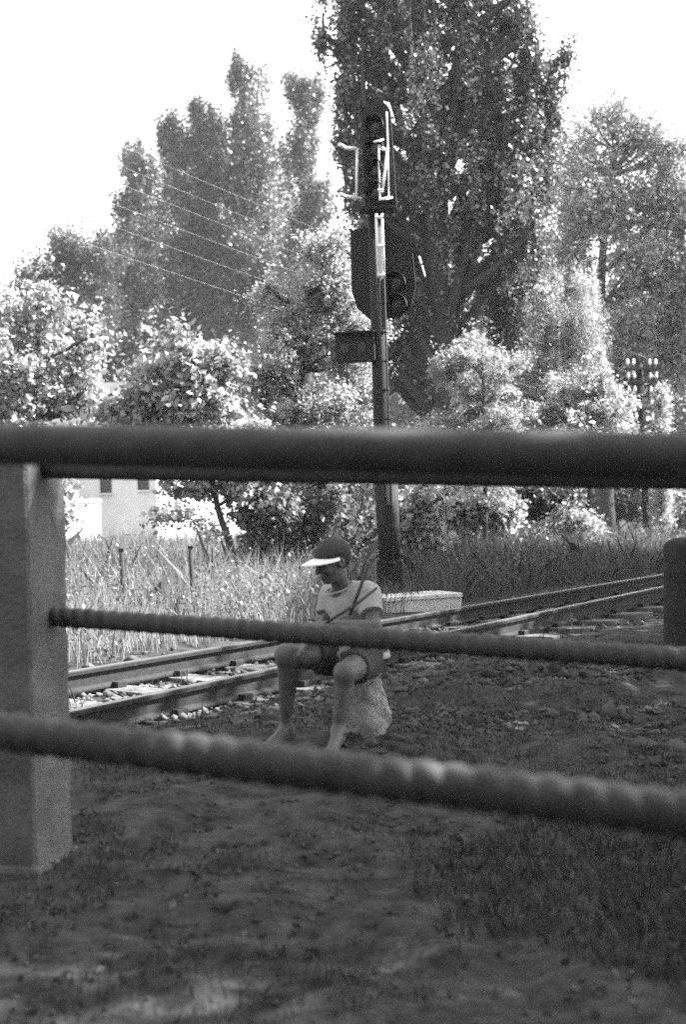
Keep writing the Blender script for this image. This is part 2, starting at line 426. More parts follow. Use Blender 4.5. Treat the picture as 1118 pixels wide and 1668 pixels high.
# braces from board to mast
for y in (400, 480):
    MB().box(S(620, y, .10), (.05, .14, .05)).build('bracket', 'mast_grey', sg)
for y in (215, 325):
    MB().box(S(613, y, -.03), (.05, .2, .05)).build('bracket', 'mast_grey', sg)
def lamp(px, py, dy, r=.075):
    c = S(px, py, dy); f = (RB @ Vector((0, -1, 0))).normalized(); sd = f.cross(Vector((0, 0, 1))).normalized(); up = sd.cross(f).normalized()
    h = MB(); n = 18
    V = []
    for j, (off, rr) in enumerate([(0, r * 1.15), (.03, r * 1.15), (.03, r * .95), (.012, r * .95)]):
        for k in range(n):
            a = 2 * math.pi * k / n; V.append(c + f * off + (sd * math.cos(a) + up * math.sin(a)) * rr)
    h.add(V, [(j * n + k, j * n + (k + 1) % n, (j + 1) * n + (k + 1) % n, (j + 1) * n + k) for j in range(3) for k in range(n)], True)
    o = h.build('lamp', 'signal_black', sg)
    V = [c + f * .028]; 
    for k in range(n):
        a = 2 * math.pi * k / n; V.append(c + f * .013 + (sd * math.cos(a) + up * math.sin(a)) * r * .95)
    MB().add(V, [(0, 1 + k, 1 + (k + 1) % n) for k in range(n)], True).build('glass', 'lens', o)
    # hood: a curved sheet over the top half, open below
    V = []; m = 14; L = .17
    for rr in (r * 1.22, r * 1.30):
        for off, cut in ((.0, 1.0), (L * .55, .96), (L, .80)):
            for k in range(m + 1):
                a = math.pi * (.5 - .62 * cut) + math.pi * 1.24 * cut * k / m
                V.append(c + f * off + (sd * math.cos(a) + up * math.sin(a)) * rr)
    st = m + 1; Fq = []
    for l in (0, 3):
        for j in range(2):
            for k in range(m): Fq.append(((l + j) * st + k, (l + j) * st + k + 1, (l + j + 1) * st + k + 1, (l + j + 1) * st + k))
    for j in range(2):
        for k in (0, m): Fq.append((j * st + k, (j + 1) * st + k, (j + 4) * st + k, (j + 3) * st + k))
    for k in range(m): Fq.append((2 * st + k, 2 * st + k + 1, 5 * st + k + 1, 5 * st + k))
    MB().add(V, Fq, True).build('hood', 'signal_black', o)
for px, py, dy in ((612, 205, -.18), (612, 241, -.18), (612, 277, -.18), (612, 313, -.18), (646, 462, .11), (648, 497, .11)):
    lamp(px, py, dy, .072 if dy < 0 else .085)
# indicator box on the left
ci = S(580, 567, -.02)
ib = MB().box(ci, (.42, .16, .30), RB, .015).build('indicator_box', 'signal_black', sg)
MB().box(ci + RB @ Vector((0, -.04, .155)), (.44, .26, .012), RB).build('rain_shield', 'signal_black', ib)
for dx in (-.1, .08):
    c = ci + RB @ Vector((dx, -.083, 0)); V = [c + RB @ Vector((.05 * math.cos(a), -.01, .05 * math.sin(a))) for a in np.linspace(0, 2 * math.pi, 16, endpoint=False)]
    V2 = [v + RB @ Vector((0, .02, 0)) for v in V]
    MB().add(V + V2, [tuple(range(16))] + [(k, (k + 1) % 16, 16 + (k + 1) % 16, 16 + k) for k in range(16)]).build('glass', 'lens', ib)
MB().box(S(607, 567, -.02), (.10, .06, .06)).build('bracket', 'mast_grey', sg)
# white guard frames beside the upper board
def bar(name, pts, r, m, dy=-.2, flat=False):
    b = MB()
    P = [S(x, y, d if d is not None else dy) for x, y, d in pts]
    b.tube(P, r, 8); return b.build(name, m, sg)
D1 = -.30
bar('guard_rail', [(553, 235, -.52), (563, 241, -.42), (580, 242, -.25), (589, 248, -.10)], .020, 'white_paint')
bar('guard_rail', [(582, 243, -.26), (581, 323, -.26)], .014, 'white_paint')
bar('guard_rail', [(554, 316, -.50), (562, 320, -.42), (580, 322, -.26), (587, 324, -.08)], .021, 'white_paint')
bar('guard_rail', [(617, 237, -.33), (619, 322, -.33)], .010, 'white_paint')
bar('guard_rail', [(618, 238, -.33), (629, 246, -.18)], .020, 'white_paint')
bar('guard_rail', [(630, 182, -.22), (632, 240, -.22), (634, 325, -.22)], .009, 'white_paint')
bar('guard_rail', [(632, 240, -.22), (623, 312, -.34)], .015, 'white_paint')
MB().box(S(629, 323, -.28), (.085, .22, .02), Matrix.Rotation(math.radians(-22), 3, 'Z') @ Matrix.Rotation(.25, 3, 'X')).build('foot_step', 'white_paint', sg)
MB().box(S(620, 309, -.34), (.055, .12, .02), Matrix.Rotation(.3, 3, 'X')).build('foot_step', 'white_paint', sg)
MB().box(S(617, 229, -.34), (.075, .10, .018), Matrix.Rotation(math.radians(-30), 3, 'Z') @ Matrix.Rotation(.35, 3, 'X')).build('foot_step', 'white_paint', sg)
MB().box(S(614, 342, -.10), (.36, .30, .03), None, .005).build('platform', 'signal_black', sg)
# ladder
def lx(y, s): return (613 + (y - 350) * .036 if s == 0 else 622.5 + (y - 350) * .036)
for s_ in (0, 1):
    b = MB(); b.tube([S(lx(348, s_), 348, -.27), S(lx(452, s_), 452, -.27)], .014, 8); b.build('ladder_stile', 'white_paint', sg)
    b = MB(); b.tube([S(lx(453, s_), 453, -.27), S(lx(980, s_) - 3, 975, -.27)], .011, 8); b.build('ladder_stile', 'mast_grey', sg)
yy = 352
while yy < 960:
    up_ = yy < 460
    MB().box((S(lx(yy, 0), yy, -.27) + S(lx(yy, 1), yy + 3, -.27)) / 2, (.085 if up_ else .07, .05 if up_ else .02, .022 if up_ else .016), Matrix.Rotation(.35, 3, 'X')).build('rung', 'white_paint' if up_ else 'mast_grey', sg)
    if int(yy) % 2 == 0:
        MB().box(S(lx(yy, 0) + 3, yy + 2, -.16), (.03, .2, .02)).build('ladder_bracket', 'mast_grey', sg)
    yy += 47
# concrete trough at the foot of the signal
tb = Matrix((TD, -TN, Vector((0, 0, 1)))).transposed()
c = S(674, 988, -.30); gz = tz(c.x, c.y)
ct = empty('concrete_trough', (c.x, c.y, gz), 'low pale concrete cable trough with a slab lid at the foot of the signal', 'trough')
ang = Matrix.Rotation(math.radians(28), 3, 'Z')
MB().box((c.x, c.y, gz + .015), (.92, .42, .20), ang, .012).build('body', 'pale_concrete', ct)
for k in (-1, 0, 1):
    q = Vector((c.x, c.y, gz + .139)) + ang @ Vector((k * .31, 0, 0)); MB().box(q, (.300, .46, .045), ang @ Matrix.Rotation(.01 * k, 3, 'Y'), .008).build('lid_slab', 'pale_concrete', ct)

# ------------------------------------------------------------------ telegraph poles and wires
def telegraph_pole(base, top, label, adir):
    base = Vector(base); top = Vector(top)
    t = empty('telegraph_pole', base, label, 'telegraph pole')
    MB().tube([base - Vector((0, 0, .4)), (base + top) / 2, top], [.10, .09, .08], 12).build('shaft', 'pole_wood', t)
    ends = []
    ax = (top - base).normalized(); sp = .30
    for k in range(5):
        c = top - ax * (.10 + k * sp) + adir.cross(Vector((0,0,1))) * .115
        R = Matrix((adir, Vector((0,0,1)).cross(adir), Vector((0,0,1)))).transposed()
        arm = MB().box(c, (.80, .06, .06), R, .006).build('crossarm', 'pole_wood', t)
        for dx in (-.35, -.20, .20, .35):
            q = c + adir * dx + Vector((0, 0, .04))
            MB().tube([q, q + Vector((0,0,.05)), q + Vector((0,0,.055)), q + Vector((0,0,.10)), q + Vector((0,0,.13)), q + Vector((0,0,.165)), q + Vector((0,0,.18))], [.010,.010,.030,.034,.024,.024,.012], 10).build('insulator', 'porcelain', arm)
            ends.append(q + Vector((0, 0, .14)))
    return t, ends
YP = 32.0
pb_ = at(1058, 905, YP); pt_ = at(1042, 594, YP)
adir = Vector((.96, .28, 0)).normalized()
t1, e1 = telegraph_pole((pb_.x, pb_.y, tz(pb_.x, pb_.y)), pt_, 'dark wooden telegraph pole with five crossarms of white insulators', adir)
b2 = Vector((-5.6, 15.0, 0)); 
t2, e2 = telegraph_pole((b2.x, b2.y, tz(b2.x, b2.y)), (b2.x - .05, b2.y, 6.2), 'dark wooden telegraph pole carrying the nearer end of the wires', adir)
for i in (0, 3, 5, 9, 13, 16):
    a, b = e1[i], e2[i]
    pts = [a + (b - a) * t - Vector((0, 0, .14 * 4 * t * (1 - t))) for t in np.linspace(0, 1, 24)]
    tag(MB().tube(pts, .0011, 5).build('telegraph_wire', 'wire'), 'thin bright telegraph wire strung between the wooden poles', 'wire', 'telegraph wires')

# ------------------------------------------------------------------ house and garden wall
YH = 42.0
hz = tz(-8, YH) - .1
hA = at(158, 860, YH); hA.z = hz                       # near corner of the house
house = empty('house', hA, 'pale rendered house with small dark windows behind the sunlit grass', 'house')
# the long wall goes right and back, the gable wall goes left and back
d1 = Vector((.93, .37, 0)).normalized(); d0 = Vector((-.50, .87, 0)).normalized()
hc = at(246, 860, YH - .75); hc.z = hz
d1 = (Vector((hc.x, hc.y, 0)) - Vector((hA.x, hA.y, 0))); W0 = d1.length; d1.normalize()        # shaded wall from left corner to near corner
d2 = Vector((-d1.y, d1.x, 0))                                                                   # sunlit wall goes back to the right
HH, LL = 3.6, 6.0
def wallbox(name, a, d, L, th, z0, z1, m, parent):
    c = a + d * (L / 2); R = Matrix((d, Vector((-d.y, d.x, 0)), Vector((0, 0, 1)))).transposed()
    return MB().box((c.x, c.y, (z0 + z1) / 2), (L, th, z1 - z0), R).build(name, m, parent)
nA = hA - d1 * 2.2
wallbox('wall', nA, d1, W0 + 2.2, .3, hz - .5, hz + HH, 'render_wall', house)
wallbox('wall', hc + d1 * .151 - d2 * .15, d2, LL, .3, hz - .5, hz + HH - .003, 'render_wall', house)
wallbox('wall', nA + d2 * LL, d1, W0 + 2.2, .3, hz - .5, hz + HH, 'render_wall', house)
wallbox('wall', nA - d1 * .151 - d2 * .15, d2, LL, .3, hz - .5, hz + HH - .003, 'render_wall', house)
cH = (nA + hc) / 2 + d2 * (LL / 2); RHs = Matrix((d1, d2, Vector((0, 0, 1)))).transposed()
w2 = (W0 + 2.2) / 2 + .5; l2 = LL / 2 + .5
V = [cH + RHs @ Vector((x, y, HH + z)) for x, y, z in [(-w2, -l2, 0), (w2, -l2, 0), (w2, l2, 0), (-w2, l2, 0), (-w2, 0, 1.7), (w2, 0, 1.7), (-w2, -l2, -.15), (w2, -l2, -.15), (w2, l2, -.15), (-w2, l2, -.15)]]
MB().add(V, [(0, 1, 5, 4), (2, 3, 4, 5), (0, 4, 3), (1, 2, 5), (6, 7, 1, 0), (8, 9, 3, 2), (7, 8, 2, 1), (9, 6, 0, 3), (9, 8, 7, 6)]).build('roof', 'roof_tile', house)
def window(px0, py0, px1, py1):
    # on the shaded wall plane: intersect the rays with it
    n_ = Vector((d1.y, -d1.x, 0))
    def hit(px, py):
        d = ray(px, py); t = (hA + n_ * .152 - Vector((0, 0, EYE))).dot(n_) / d.dot(n_); return Vector((0, 0, EYE)) + d * t
    a, b = hit(px0, py1), hit(px1, py0)
    c = (a + b) / 2; w = abs((b - a).dot(d1)); h = b.z - a.z
    R = Matrix((d1, -n_, Vector((0, 0, 1)))).transposed()
    f = MB()
    for sx in (-1, 1): f.box(c + R @ Vector((sx * w / 2, 0, 0)), (.05, .06, h + .05), R)
    for sz in (-1, 1): f.box(c + R @ Vector((0, 0, sz * h / 2)), (w - .05, .056, .05), R)
    fo = f.build('window', 'glass_dark', house)
    MB().box(c, (w - .05, .02, h - .05), R).build('pane', 'glass_dark', fo)
    MB().box(c + R @ Vector((0, -.03, -h / 2 - .05)), (w + .16, .12, .05), R).build('sill', 'render_wall', fo)
window(165, 745, 179, 802); window(226, 745, 240, 797)
# garden wall running left from the house
gw0 = at(160, 895, 40.2); gw1 = at(-60, 905, 36.5)
gw = empty('garden_wall', ((gw0 + gw1) / 2).to_3d() * 1, 'low grey rendered garden wall with a flat coping joined to the house', 'wall')
a_ = Vector((gw0.x, gw0.y, 0)); b_ = Vector((gw1.x, gw1.y, 0)); dd = (b_ - a_); Lg = dd.length; dd.normalize()
ztop = at(130, 818, 39.8).z
wallbox('wall', a_, dd, Lg, .25, hz - .5, ztop, 'render_wall', gw)
wallbox('coping', a_, dd, Lg, .36, ztop, ztop + .09, 'pale_concrete', gw)
for q_ in (.35, .7):
    pp = a_ + dd * Lg * q_; MB().box((pp.x, pp.y, (hz + ztop) / 2 - .2), (.4, .4, ztop - hz + .45), Matrix((dd, Vector((-dd.y, dd.x, 0)), Vector((0,0,1)))).transposed(), .02).build('pier', 'render_wall', gw)

# thin stakes in the meadow
for px, py0, py1, lab in ((197, 897, 960, 'thin dark iron stake with a leafy stalk climbing beside it'), (310, 893, 975, 'taller thin dark iron stake standing in the sunlit grass')):
    Yk = 14.2; a = at(px, py0, Yk); zb2 = tz(a.x, a.y)
    st = empty('fence_stake', (a.x, a.y, zb2), lab, 'stake', 'stakes in the meadow')
    MB().tube([(a.x + .02, a.y, zb2 - .2), (a.x, a.y, a.z)], .022, 8).build('rod', 'rust', st)
    MB().box((a.x, a.y, a.z + .01), (.05, .04, .025)).build('cap', 'rust', st)

# ------------------------------------------------------------------ trees
def leaves(P, size, aspect=.62, up=.35, out=None, droop=0.0, r=rng):
    """one four-cornered leaf at each point: returns verts, faces, tone"""
    n = len(P)
    N = r.standard_normal((n, 3)); N[:, 2] = np.abs(N[:, 2]) * (1 - up) + up
    if out is not None: N += out * .6
    N /= np.linalg.norm(N, axis=1, keepdims=True)
    A = r.standard_normal((n, 3)); A[:, 2] -= droop * 2.0
    A -= N * (A * N).sum(1, keepdims=True); A /= np.linalg.norm(A, axis=1, keepdims=True) + 1e-9
    B = np.cross(N, A)
    s = (size * r.lognormal(0, .28, n))[:, None]
    w = s * aspect * .5
    V = np.stack([P - A * s * .5, P + B * w + A * s * -.05 + N * s * .06, P + A * s * .5 - N * s * .05, P - B * w - A * s * .05 + N * s * .06], 1)
    Fq = np.arange(n * 4).reshape(n, 4)
    tone = np.repeat(np.clip(.5 + .26 * r.standard_normal(n), 0, 1), 4)
    return V.reshape(-1, 3), Fq, tone
def px_lobes(lst, Y, dy=0.0, flat=1.0, seed=0):
    r = np.random.default_rng(seed + 100); out = []
    for l in lst:
        px, py, rx, ry = l[:4]; off = l[4] if len(l) > 4 else r.uniform(-.35, .35) * rx * mpp(Y)
        c = at(px, py, Y + off); out.append((c, rx * mpp(Y), max(rx * mpp(Y) * flat, .25), ry * mpp(Y)))
    return out
def tree(name, label, cat, trunk, r0, lobes, n, size, m, group=None, clump=.22, per=26, seed=1, shell=.35, aspect=.62, droop=0.0, zs=1.0, limb=.35, up=.35, kind=None, twigs=7, inwood=True, bough=.40, outw=.8, upw=.25, thin=.38, split=None):
    """trunk: list of world points; lobes: (centre, rx, ry, rz)"""
    r = np.random.default_rng(seed)
    if split:                                                    # break each lobe into separate plumes or puffs of foliage
        k_, fx, fz, sp_ = split; out = []
        for c, rx, ry, rz in lobes:
            for q_ in range(k_):
                a_ = r.random() * 6.283; u_ = r.random() ** .5 * sp_; f_ = r.uniform(.75, 1.25)
                out.append((c + Vector((math.cos(a_) * u_ * rx, math.sin(a_) * u_ * ry, r.uniform(-1, 1) * sp_ * rz * (1 - u_ * .5) * .8)), rx * fx * f_, ry * fx * f_, rz * fz * r.uniform(.75, 1.25)))
        lobes = out
    base = trunk[0]
    t = empty(name, (base.x, base.y, base.z), label, cat, group)
    # wood
    b = MB(); k = len(trunk)
    dense = []
    for i in range(k - 1):
        for j in range(3): dense.append(trunk[i].lerp(trunk[i + 1], j / 3) + (Vector(r.normal(0, r0 * .12, 3)) if (i or j) else Vector()))
    dense.append(trunk[-1])
    H = max((dense[-1] - dense[0]).length, .1)
    rad = [r0 * (1 - .80 * min(1, (p - dense[0]).length / H)) * (1.35 if i == 0 else 1) for i, p in enumerate(dense)]
    dense[0] = dense[0] - Vector((0, 0, .15))
    b.tube(dense, rad, 10)
    top = dense[-1]
    vol = np.array([(l[1] * l[2] * l[3]) ** .72 for l in lobes]); vol /= vol.sum()
    allP = []; allO = []; allT = []
    nc_tot = max(int(n / per), 8)
    for (c, rx, ry, rz), w in zip(lobes, vol):
        nc = max(int(nc_tot * w), 4)
        L3 = np.array([rx, ry, rz])
        ns = max(4, nc // 10)                                   # boughs inside the lobe, sprays round each bough
        d0 = r.standard_normal((ns, 3)); d0 /= np.linalg.norm(d0, axis=1, keepdims=True)
        sub = d0 * (r.random(ns) ** (1 / 3 * (1 - shell) + .02))[:, None]
        pick = r.integers(ns, size=nc)
        q = sub[pick] + r.standard_normal((nc, 3)) * bough
        ql = np.linalg.norm(q, axis=1, keepdims=True); q = np.where(ql > 1.32, q / ql * (.9 + .42 * r.random((nc, 1))), q)
        d = q / (np.linalg.norm(q, axis=1, keepdims=True) + 1e-6)
        C = np.array(c) + q * L3
        npr = r.poisson(per, nc) + 2
        cs = clump * r.lognormal(0, .3, nc)
        ii = np.repeat(np.arange(nc), npr)
        ax = d * outw + np.array([0, 0, upw]) + .45 * r.standard_normal((nc, 3)); ax /= np.linalg.norm(ax, axis=1, keepdims=True)
        off = ax[ii] * ((r.random(len(ii)) - .35) * 2.6 * cs[ii])[:, None] + r.standard_normal((len(ii), 3)) * (cs[ii] * thin)[:, None]
        P = C[ii] + off
        o_ = r.standard_normal((len(ii), 3)) * .3 + d[ii] * .7
        tn_ = np.repeat(.13 * r.standard_normal(nc), npr)
        allP.append(P); allO.append(o_); allT.append(tn_)
        # limb to the lobe, twigs into it
        if inwood:
            zc = c.z - rz * .5 - (1.2 if zs < 1.5 else .0) * min(rz, 1.5)
            cand = [(abs(p.z - zc) + .3 * (p - c).length, i) for i, p in enumerate(dense)]
            i0 = min(cand)[1]; s = dense[i0]
            rl = min(rad[i0] * .6, r0 * limb)
            mid = s.lerp(c, .5) + Vector((r.normal(0, .06), r.normal(0, .06), -.08 * (c - s).length * .5))
            lp = [s, s.lerp(mid, .5), mid, mid.lerp(c, .5) + Vector((0, 0, .04 * rz)), c, c + Vector((0, 0, rz * .6))]
            b.tube(lp, [rl, rl * .9, rl * .75, rl * .6, rl * .45, rl * .15], 6)
            for q_ in range(min(twigs, nc)):
                e = Vector(C[r.integers(nc)]); st = lp[r.integers(2, 5)]
                mm = st.lerp(e, .55) + Vector((0, 0, -.04 * (e - st).length + .0))
                b.tube([st, mm, e], [rl * .34, rl * .22, rl * .06], 5)
    b.build('trunk', 'bark', t)
    P = np.concatenate(allP); O = np.concatenate(allO); TT = np.concatenate(allT)
    g = terrain(P[:, 0], P[:, 1]); ok = P[:, 2] > g + .02; P = P[ok]; O = O[ok]; TT = TT[ok]
    V, Fq, tn = leaves(P, size, aspect, up, O, droop, r); tn = np.clip(tn + np.repeat(TT, 4), 0, 1)
    link('crown', np_mesh('crown', V, Fq, False, tn), m, t)
    return t
def trunk_px(pts, Y):
    P = [at(x, y, Y) for x, y in pts]
    P[0].z = tz(P[0].x, P[0].y); return P

# the big poplar behind the signal
Y = 24.0
tree('poplar_tree', 'huge dark poplar with upright limbs towering behind the signal', 'tree',
     trunk_px([(742, 905), (728, 700), (716, 500), (702, 250), (694, 0), (690, -260)], Y), .33,
     px_lobes([(548, 25, 58, 120), (600, 110, 62, 180), (560, 130, 35, 70), (690, 20, 110, 220), (680, 100, 50, 150), (790, 60, 85, 200), (850, 30, 48, 110), (868, 160, 58, 115), (912, 115, 24, 45),
               (900, 190, 28, 50), (585, 240, 42, 100), (572, 250, 26, 90), (578, 350, 24, 60), (590, 440, 34, 70), (620, 540, 40, 70), (600, 330, 45, 110), (660, 330, 75, 160), (740, 330, 85, 170), (820, 290, 75, 140), (690, 500, 50, 90), (740, 470, 40, 80), (800, 420, 55, 80), (615, 470, 40, 90), (850, 370, 45, 80),
               (770, 540, 36, 80), (680, 640, 40, 60), (645, 590, 32, 90), (760, 660, 36, 50), (700, 760, 60, 60), (690, -230, 140, 200), (790, -160, 90, 160), (600, -120, 70, 160)], Y, seed=1),
     135000, .058, 'leaf_poplar', clump=.15, per=24, seed=11, shell=.3, aspect=.85, limb=.34, twigs=7, upw=1.9, outw=.5, thin=.32, bough=.26, split=(6, .33, .62, .78))
# second, finer stems of the same stand
tree('poplar_tree', 'slim dark poplar crowding the right side of the huge poplar', 'tree',
     trunk_px([(792, 905), (800, 700), (822, 450), (838, 250)], 26.0), .14,
     px_lobes([(845, 260, 45, 90), (835, 400, 50, 90), (880, 300, 40, 80), (815, 520, 45, 90)], 26.0, seed=2), 30000, .055, 'leaf_mid', clump=.17, per=20, seed=12, aspect=.8, limb=.4, upw=1.6, outw=.5, split=(4, .4, .6, .75))
# far poplars on the left
FP = [('tall twin-topped grey poplar, highest of the far row on the left', [(398, 860), (400, 500), (398, 130)], [(402, 190, 42, 85), (392, 130, 24, 32), (432, 230, 20, 55), (400, 320, 55, 110), (372, 280, 30, 80), (400, 470, 70, 120), (345, 420, 45, 90)], 60, 46000),
      ('broad grey poplar with ragged shoulders left of the tallest one', [(305, 860), (310, 520), (318, 180)], [(322, 185, 20, 38), (284, 240, 30, 48), (335, 240, 30, 60), (300, 310, 48, 85), (300, 430, 65, 110), (268, 220, 14, 25)], 60, 42000),
      ('shorter grey poplar at the left end of the far row', [(220, 860), (222, 560), (216, 270)], [(214, 268, 22, 34), (232, 300, 24, 45), (214, 340, 36, 55), (225, 440, 55, 85), (190, 420, 30, 60)], 58, 28000),
      ('slender grey poplar standing close to the huge dark poplar', [(500, 860), (498, 500), (494, 160)], [(488, 150, 22, 34), (512, 165, 20, 40), (494, 250, 30, 75), (500, 360, 36, 80), (505, 480, 50, 100)], 58, 30000)]
for i, (lab, tp, lb_, Yf, nn) in enumerate(FP):
    tree('poplar_tree', lab, 'tree', trunk_px(tp, Yf), .28, px_lobes(lb_, Yf, seed=20 + i), int(nn * 1.35), .10, 'leaf_grey', 'far poplars', clump=.30, per=18, seed=21 + i, aspect=.8, upw=2.0, outw=.5, thin=.30, bough=.26, split=(5, .52, .62, .72), limb=.2, twigs=4)
tree('broadleaf_tree', 'rounded hazy tree at the far left below the poplar row', 'tree', trunk_px([(105, 870), (105, 600), (105, 430)], 52), .28,
     px_lobes([(95, 430, 50, 52), (145, 410, 45, 50), (75, 500, 60, 65), (150, 500, 60, 70), (30, 520, 50, 60)], 52, seed=30), 42000, .09, 'leaf_mid', clump=.30, per=18, seed=31, upw=.9, split=(5, .42, .42, .8), limb=.25, twigs=4)
tree('broadleaf_tree', 'wide dark tree filling the gaps behind the far poplars', 'tree', trunk_px([(300, 860), (300, 600), (305, 420)], 67), .3,
     px_lobes([(180, 440, 50, 60), (250, 400, 55, 70), (255, 320, 26, 50), (340, 400, 60, 90), (350, 300, 24, 50), (430, 420, 50, 90), (470, 400, 40, 80), (455, 310, 22, 50), (200, 540, 70, 70), (320, 540, 80, 80), (440, 540, 70, 70)], 67, seed=33), 60000, .13, 'leaf_grey', clump=.36, per=18, seed=34, upw=1.2, split=(4, .45, .5, .8), limb=.22, twigs=3)
# left bright tree
tree('broadleaf_tree', 'leafy light tree with bright sprays left of the leaning tree', 'tree', trunk_px([(58, 930), (60, 780), (62, 640), (58, 500)], 19.5), .10,
     px_lobes([(25, 500, 55, 50), (70, 540, 58, 60), (118, 590, 48, 52), (30, 610, 70, 60), (140, 640, 42, 38), (90, 660, 60, 35), (-50, 560, 80, 110), (150, 560, 18, 40), (-40, 690, 90, 60), (112, 800, 20, 14), (104, 838, 14, 20), (60, 740, 60, 36)], 19.5, seed=40),
     12500, .082, 'leaf_light', clump=.16, per=14, seed=41, limb=.5, twigs=5, bough=.45, split=(4, .45, .42, .85))
# leaning tree
tree('broadleaf_tree', 'small tree with a leaning trunk and large bright leaves above the meadow', 'tree', trunk_px([(397, 968), (376, 890), (354, 825), (335, 740), (318, 640), (305, 560)], 17.5), .055,
     px_lobes([(290, 580, 40, 42), (320, 610, 45, 50), (268, 640, 40, 42), (350, 650, 36, 42), (310, 680, 60, 34), (330, 792, 50, 13), (272, 792, 20, 10), (392, 800, 28, 28), (395, 720, 45, 50), (260, 715, 36, 30), (215, 660, 34, 36), (235, 600, 20, 24), (195, 695, 30, 24), (372, 590, 18, 26)], 17.5, seed=50),
     11500, .085, 'leaf_light', split=(4, .45, .42, .9), bough=.45, clump=.12, per=10, seed=51, limb=.6, twigs=9)
# bright robinia
tree('robinia_tree', 'bright feathery robinia with pale plumes left of the signal', 'tree', trunk_px([(482, 930), (474, 840), (478, 700), (500, 560), (530, 430)], 18.4), .09,
     px_lobes([(590, 540, 26, 50), (540, 400, 34, 26), (500, 420, 30, 30), (545, 450, 50, 40), (505, 490, 48, 50), (570, 500, 36, 60), (448, 545, 40, 45), (430, 480, 14, 36), (500, 570, 60, 50), (560, 590, 50, 55), (440, 620, 48, 50), (510, 660, 75, 40), (590, 650, 36, 50), (470, 740, 70, 60), (560, 760, 60, 60)], 18.4, seed=60),
     52000, .046, 'leaf_light', split=(5, .48, .48, .82), clump=.11, per=22, seed=61, thin=.3, aspect=.5, limb=.5, twigs=9)
# right
tree('broadleaf_tree', 'tall airy sunlit tree with thin forking limbs at the right edge', 'tree', trunk_px([(988, 880), (985, 700), (978, 500), (990, 330), (1005, 200)], 36.0), .24,
     px_lobes([(1010, 178, 28, 26), (985, 215, 44, 40), (945, 250, 36, 46), (930, 330, 30, 70), (925, 420, 30, 60), (1040, 230, 44, 48), (1090, 245, 40, 45), (960, 330, 45, 70), (1020, 320, 60, 70), (1090, 340, 55, 75), (955, 430, 40, 70), (1030, 430, 60, 70), (1100, 450, 60, 80), (1060, 540, 70, 70), (1180, 330, 80, 120), (1190, 500, 80, 110), (1110, 600, 60, 60), (990, 540, 50, 60)], 36.0, seed=70),
     100000, .075, 'leaf_light', clump=.22, per=16, seed=71, limb=.22, twigs=6, aspect=.7, bough=.45, split=(5, .56, .60, .80))
tree('weeping_birch', 'weeping birch with fine hanging strands beneath the airy tree', 'tree', trunk_px([(880, 890), (884, 700), (888, 560), (890, 480)], 29.0), .13,
     px_lobes([(885, 480, 40, 30), (842, 480, 30, 34), (938, 480, 40, 40), (968, 520, 40, 50), (858, 500, 40, 50), (905, 510, 45, 60), (850, 560, 45, 60), (930, 570, 50, 60), (890, 600, 60, 60), (965, 590, 34, 50), (840, 620, 36, 50), (925, 650, 60, 40)], 29.0, seed=80),
     62000, .042, 'leaf_light', clump=.30, per=30, seed=81, split=(4, .45, .5, .8), zs=2.6, droop=1.0, aspect=.45, up=.1, limb=.45, twigs=10, upw=-3.0, outw=.2, thin=.10)
tree('spruce_shrub', 'bright layered evergreen with flat boughs right of the poplar trunk', 'shrub', trunk_px([(790, 900), (790, 700), (785, 570)], 22.0), .05,
     px_lobes([(764, 575, 32, 40), (740, 610, 30, 40), (838, 590, 22, 14), (790, 585, 36, 10), (806, 612, 36, 9), (816, 642, 32, 9), (765, 640, 36, 18), (800, 680, 56, 13), (800, 725, 60, 14), (800, 770, 62, 16), (740, 700, 40, 20), (805, 815, 60, 18)], 22.0, seed=90),
     30000, .055, 'leaf_light', split=(4, .45, .6, .8), clump=.09, per=26, seed=91, aspect=.3, limb=.5)
tree('climbing_shrub', 'bright shrub with upright tufts left of the telegraph pole', 'shrub', trunk_px([(962, 895), (962, 760), (965, 660)], 25.0), .06,
     px_lobes([(974, 605, 9, 30), (955, 625, 10, 20), (960, 650, 26, 20), (990, 640, 22, 14), (925, 650, 16, 18), (904, 640, 7, 26), (935, 675, 40, 18), (985, 675, 40, 16), (890, 695, 34, 14), (960, 730, 80, 34), (1010, 662, 26, 9)], 25.0, seed=95),
     26000, .06, 'leaf_light', clump=.09, per=24, seed=96, aspect=.45, limb=.5)
tree('columnar_shrub', 'narrow bright columnar shrub right of the telegraph pole', 'shrub', trunk_px([(1080, 885), (1079, 760), (1078, 650)], 30.0), .05,
     px_lobes([(1077, 660, 8, 28), (1079, 700, 9, 40), (1079, 770, 11, 50), (1080, 840, 13, 40)], 30.0, seed=97), 9000, .06, 'leaf_light', clump=.08, per=22, seed=98, aspect=.45)
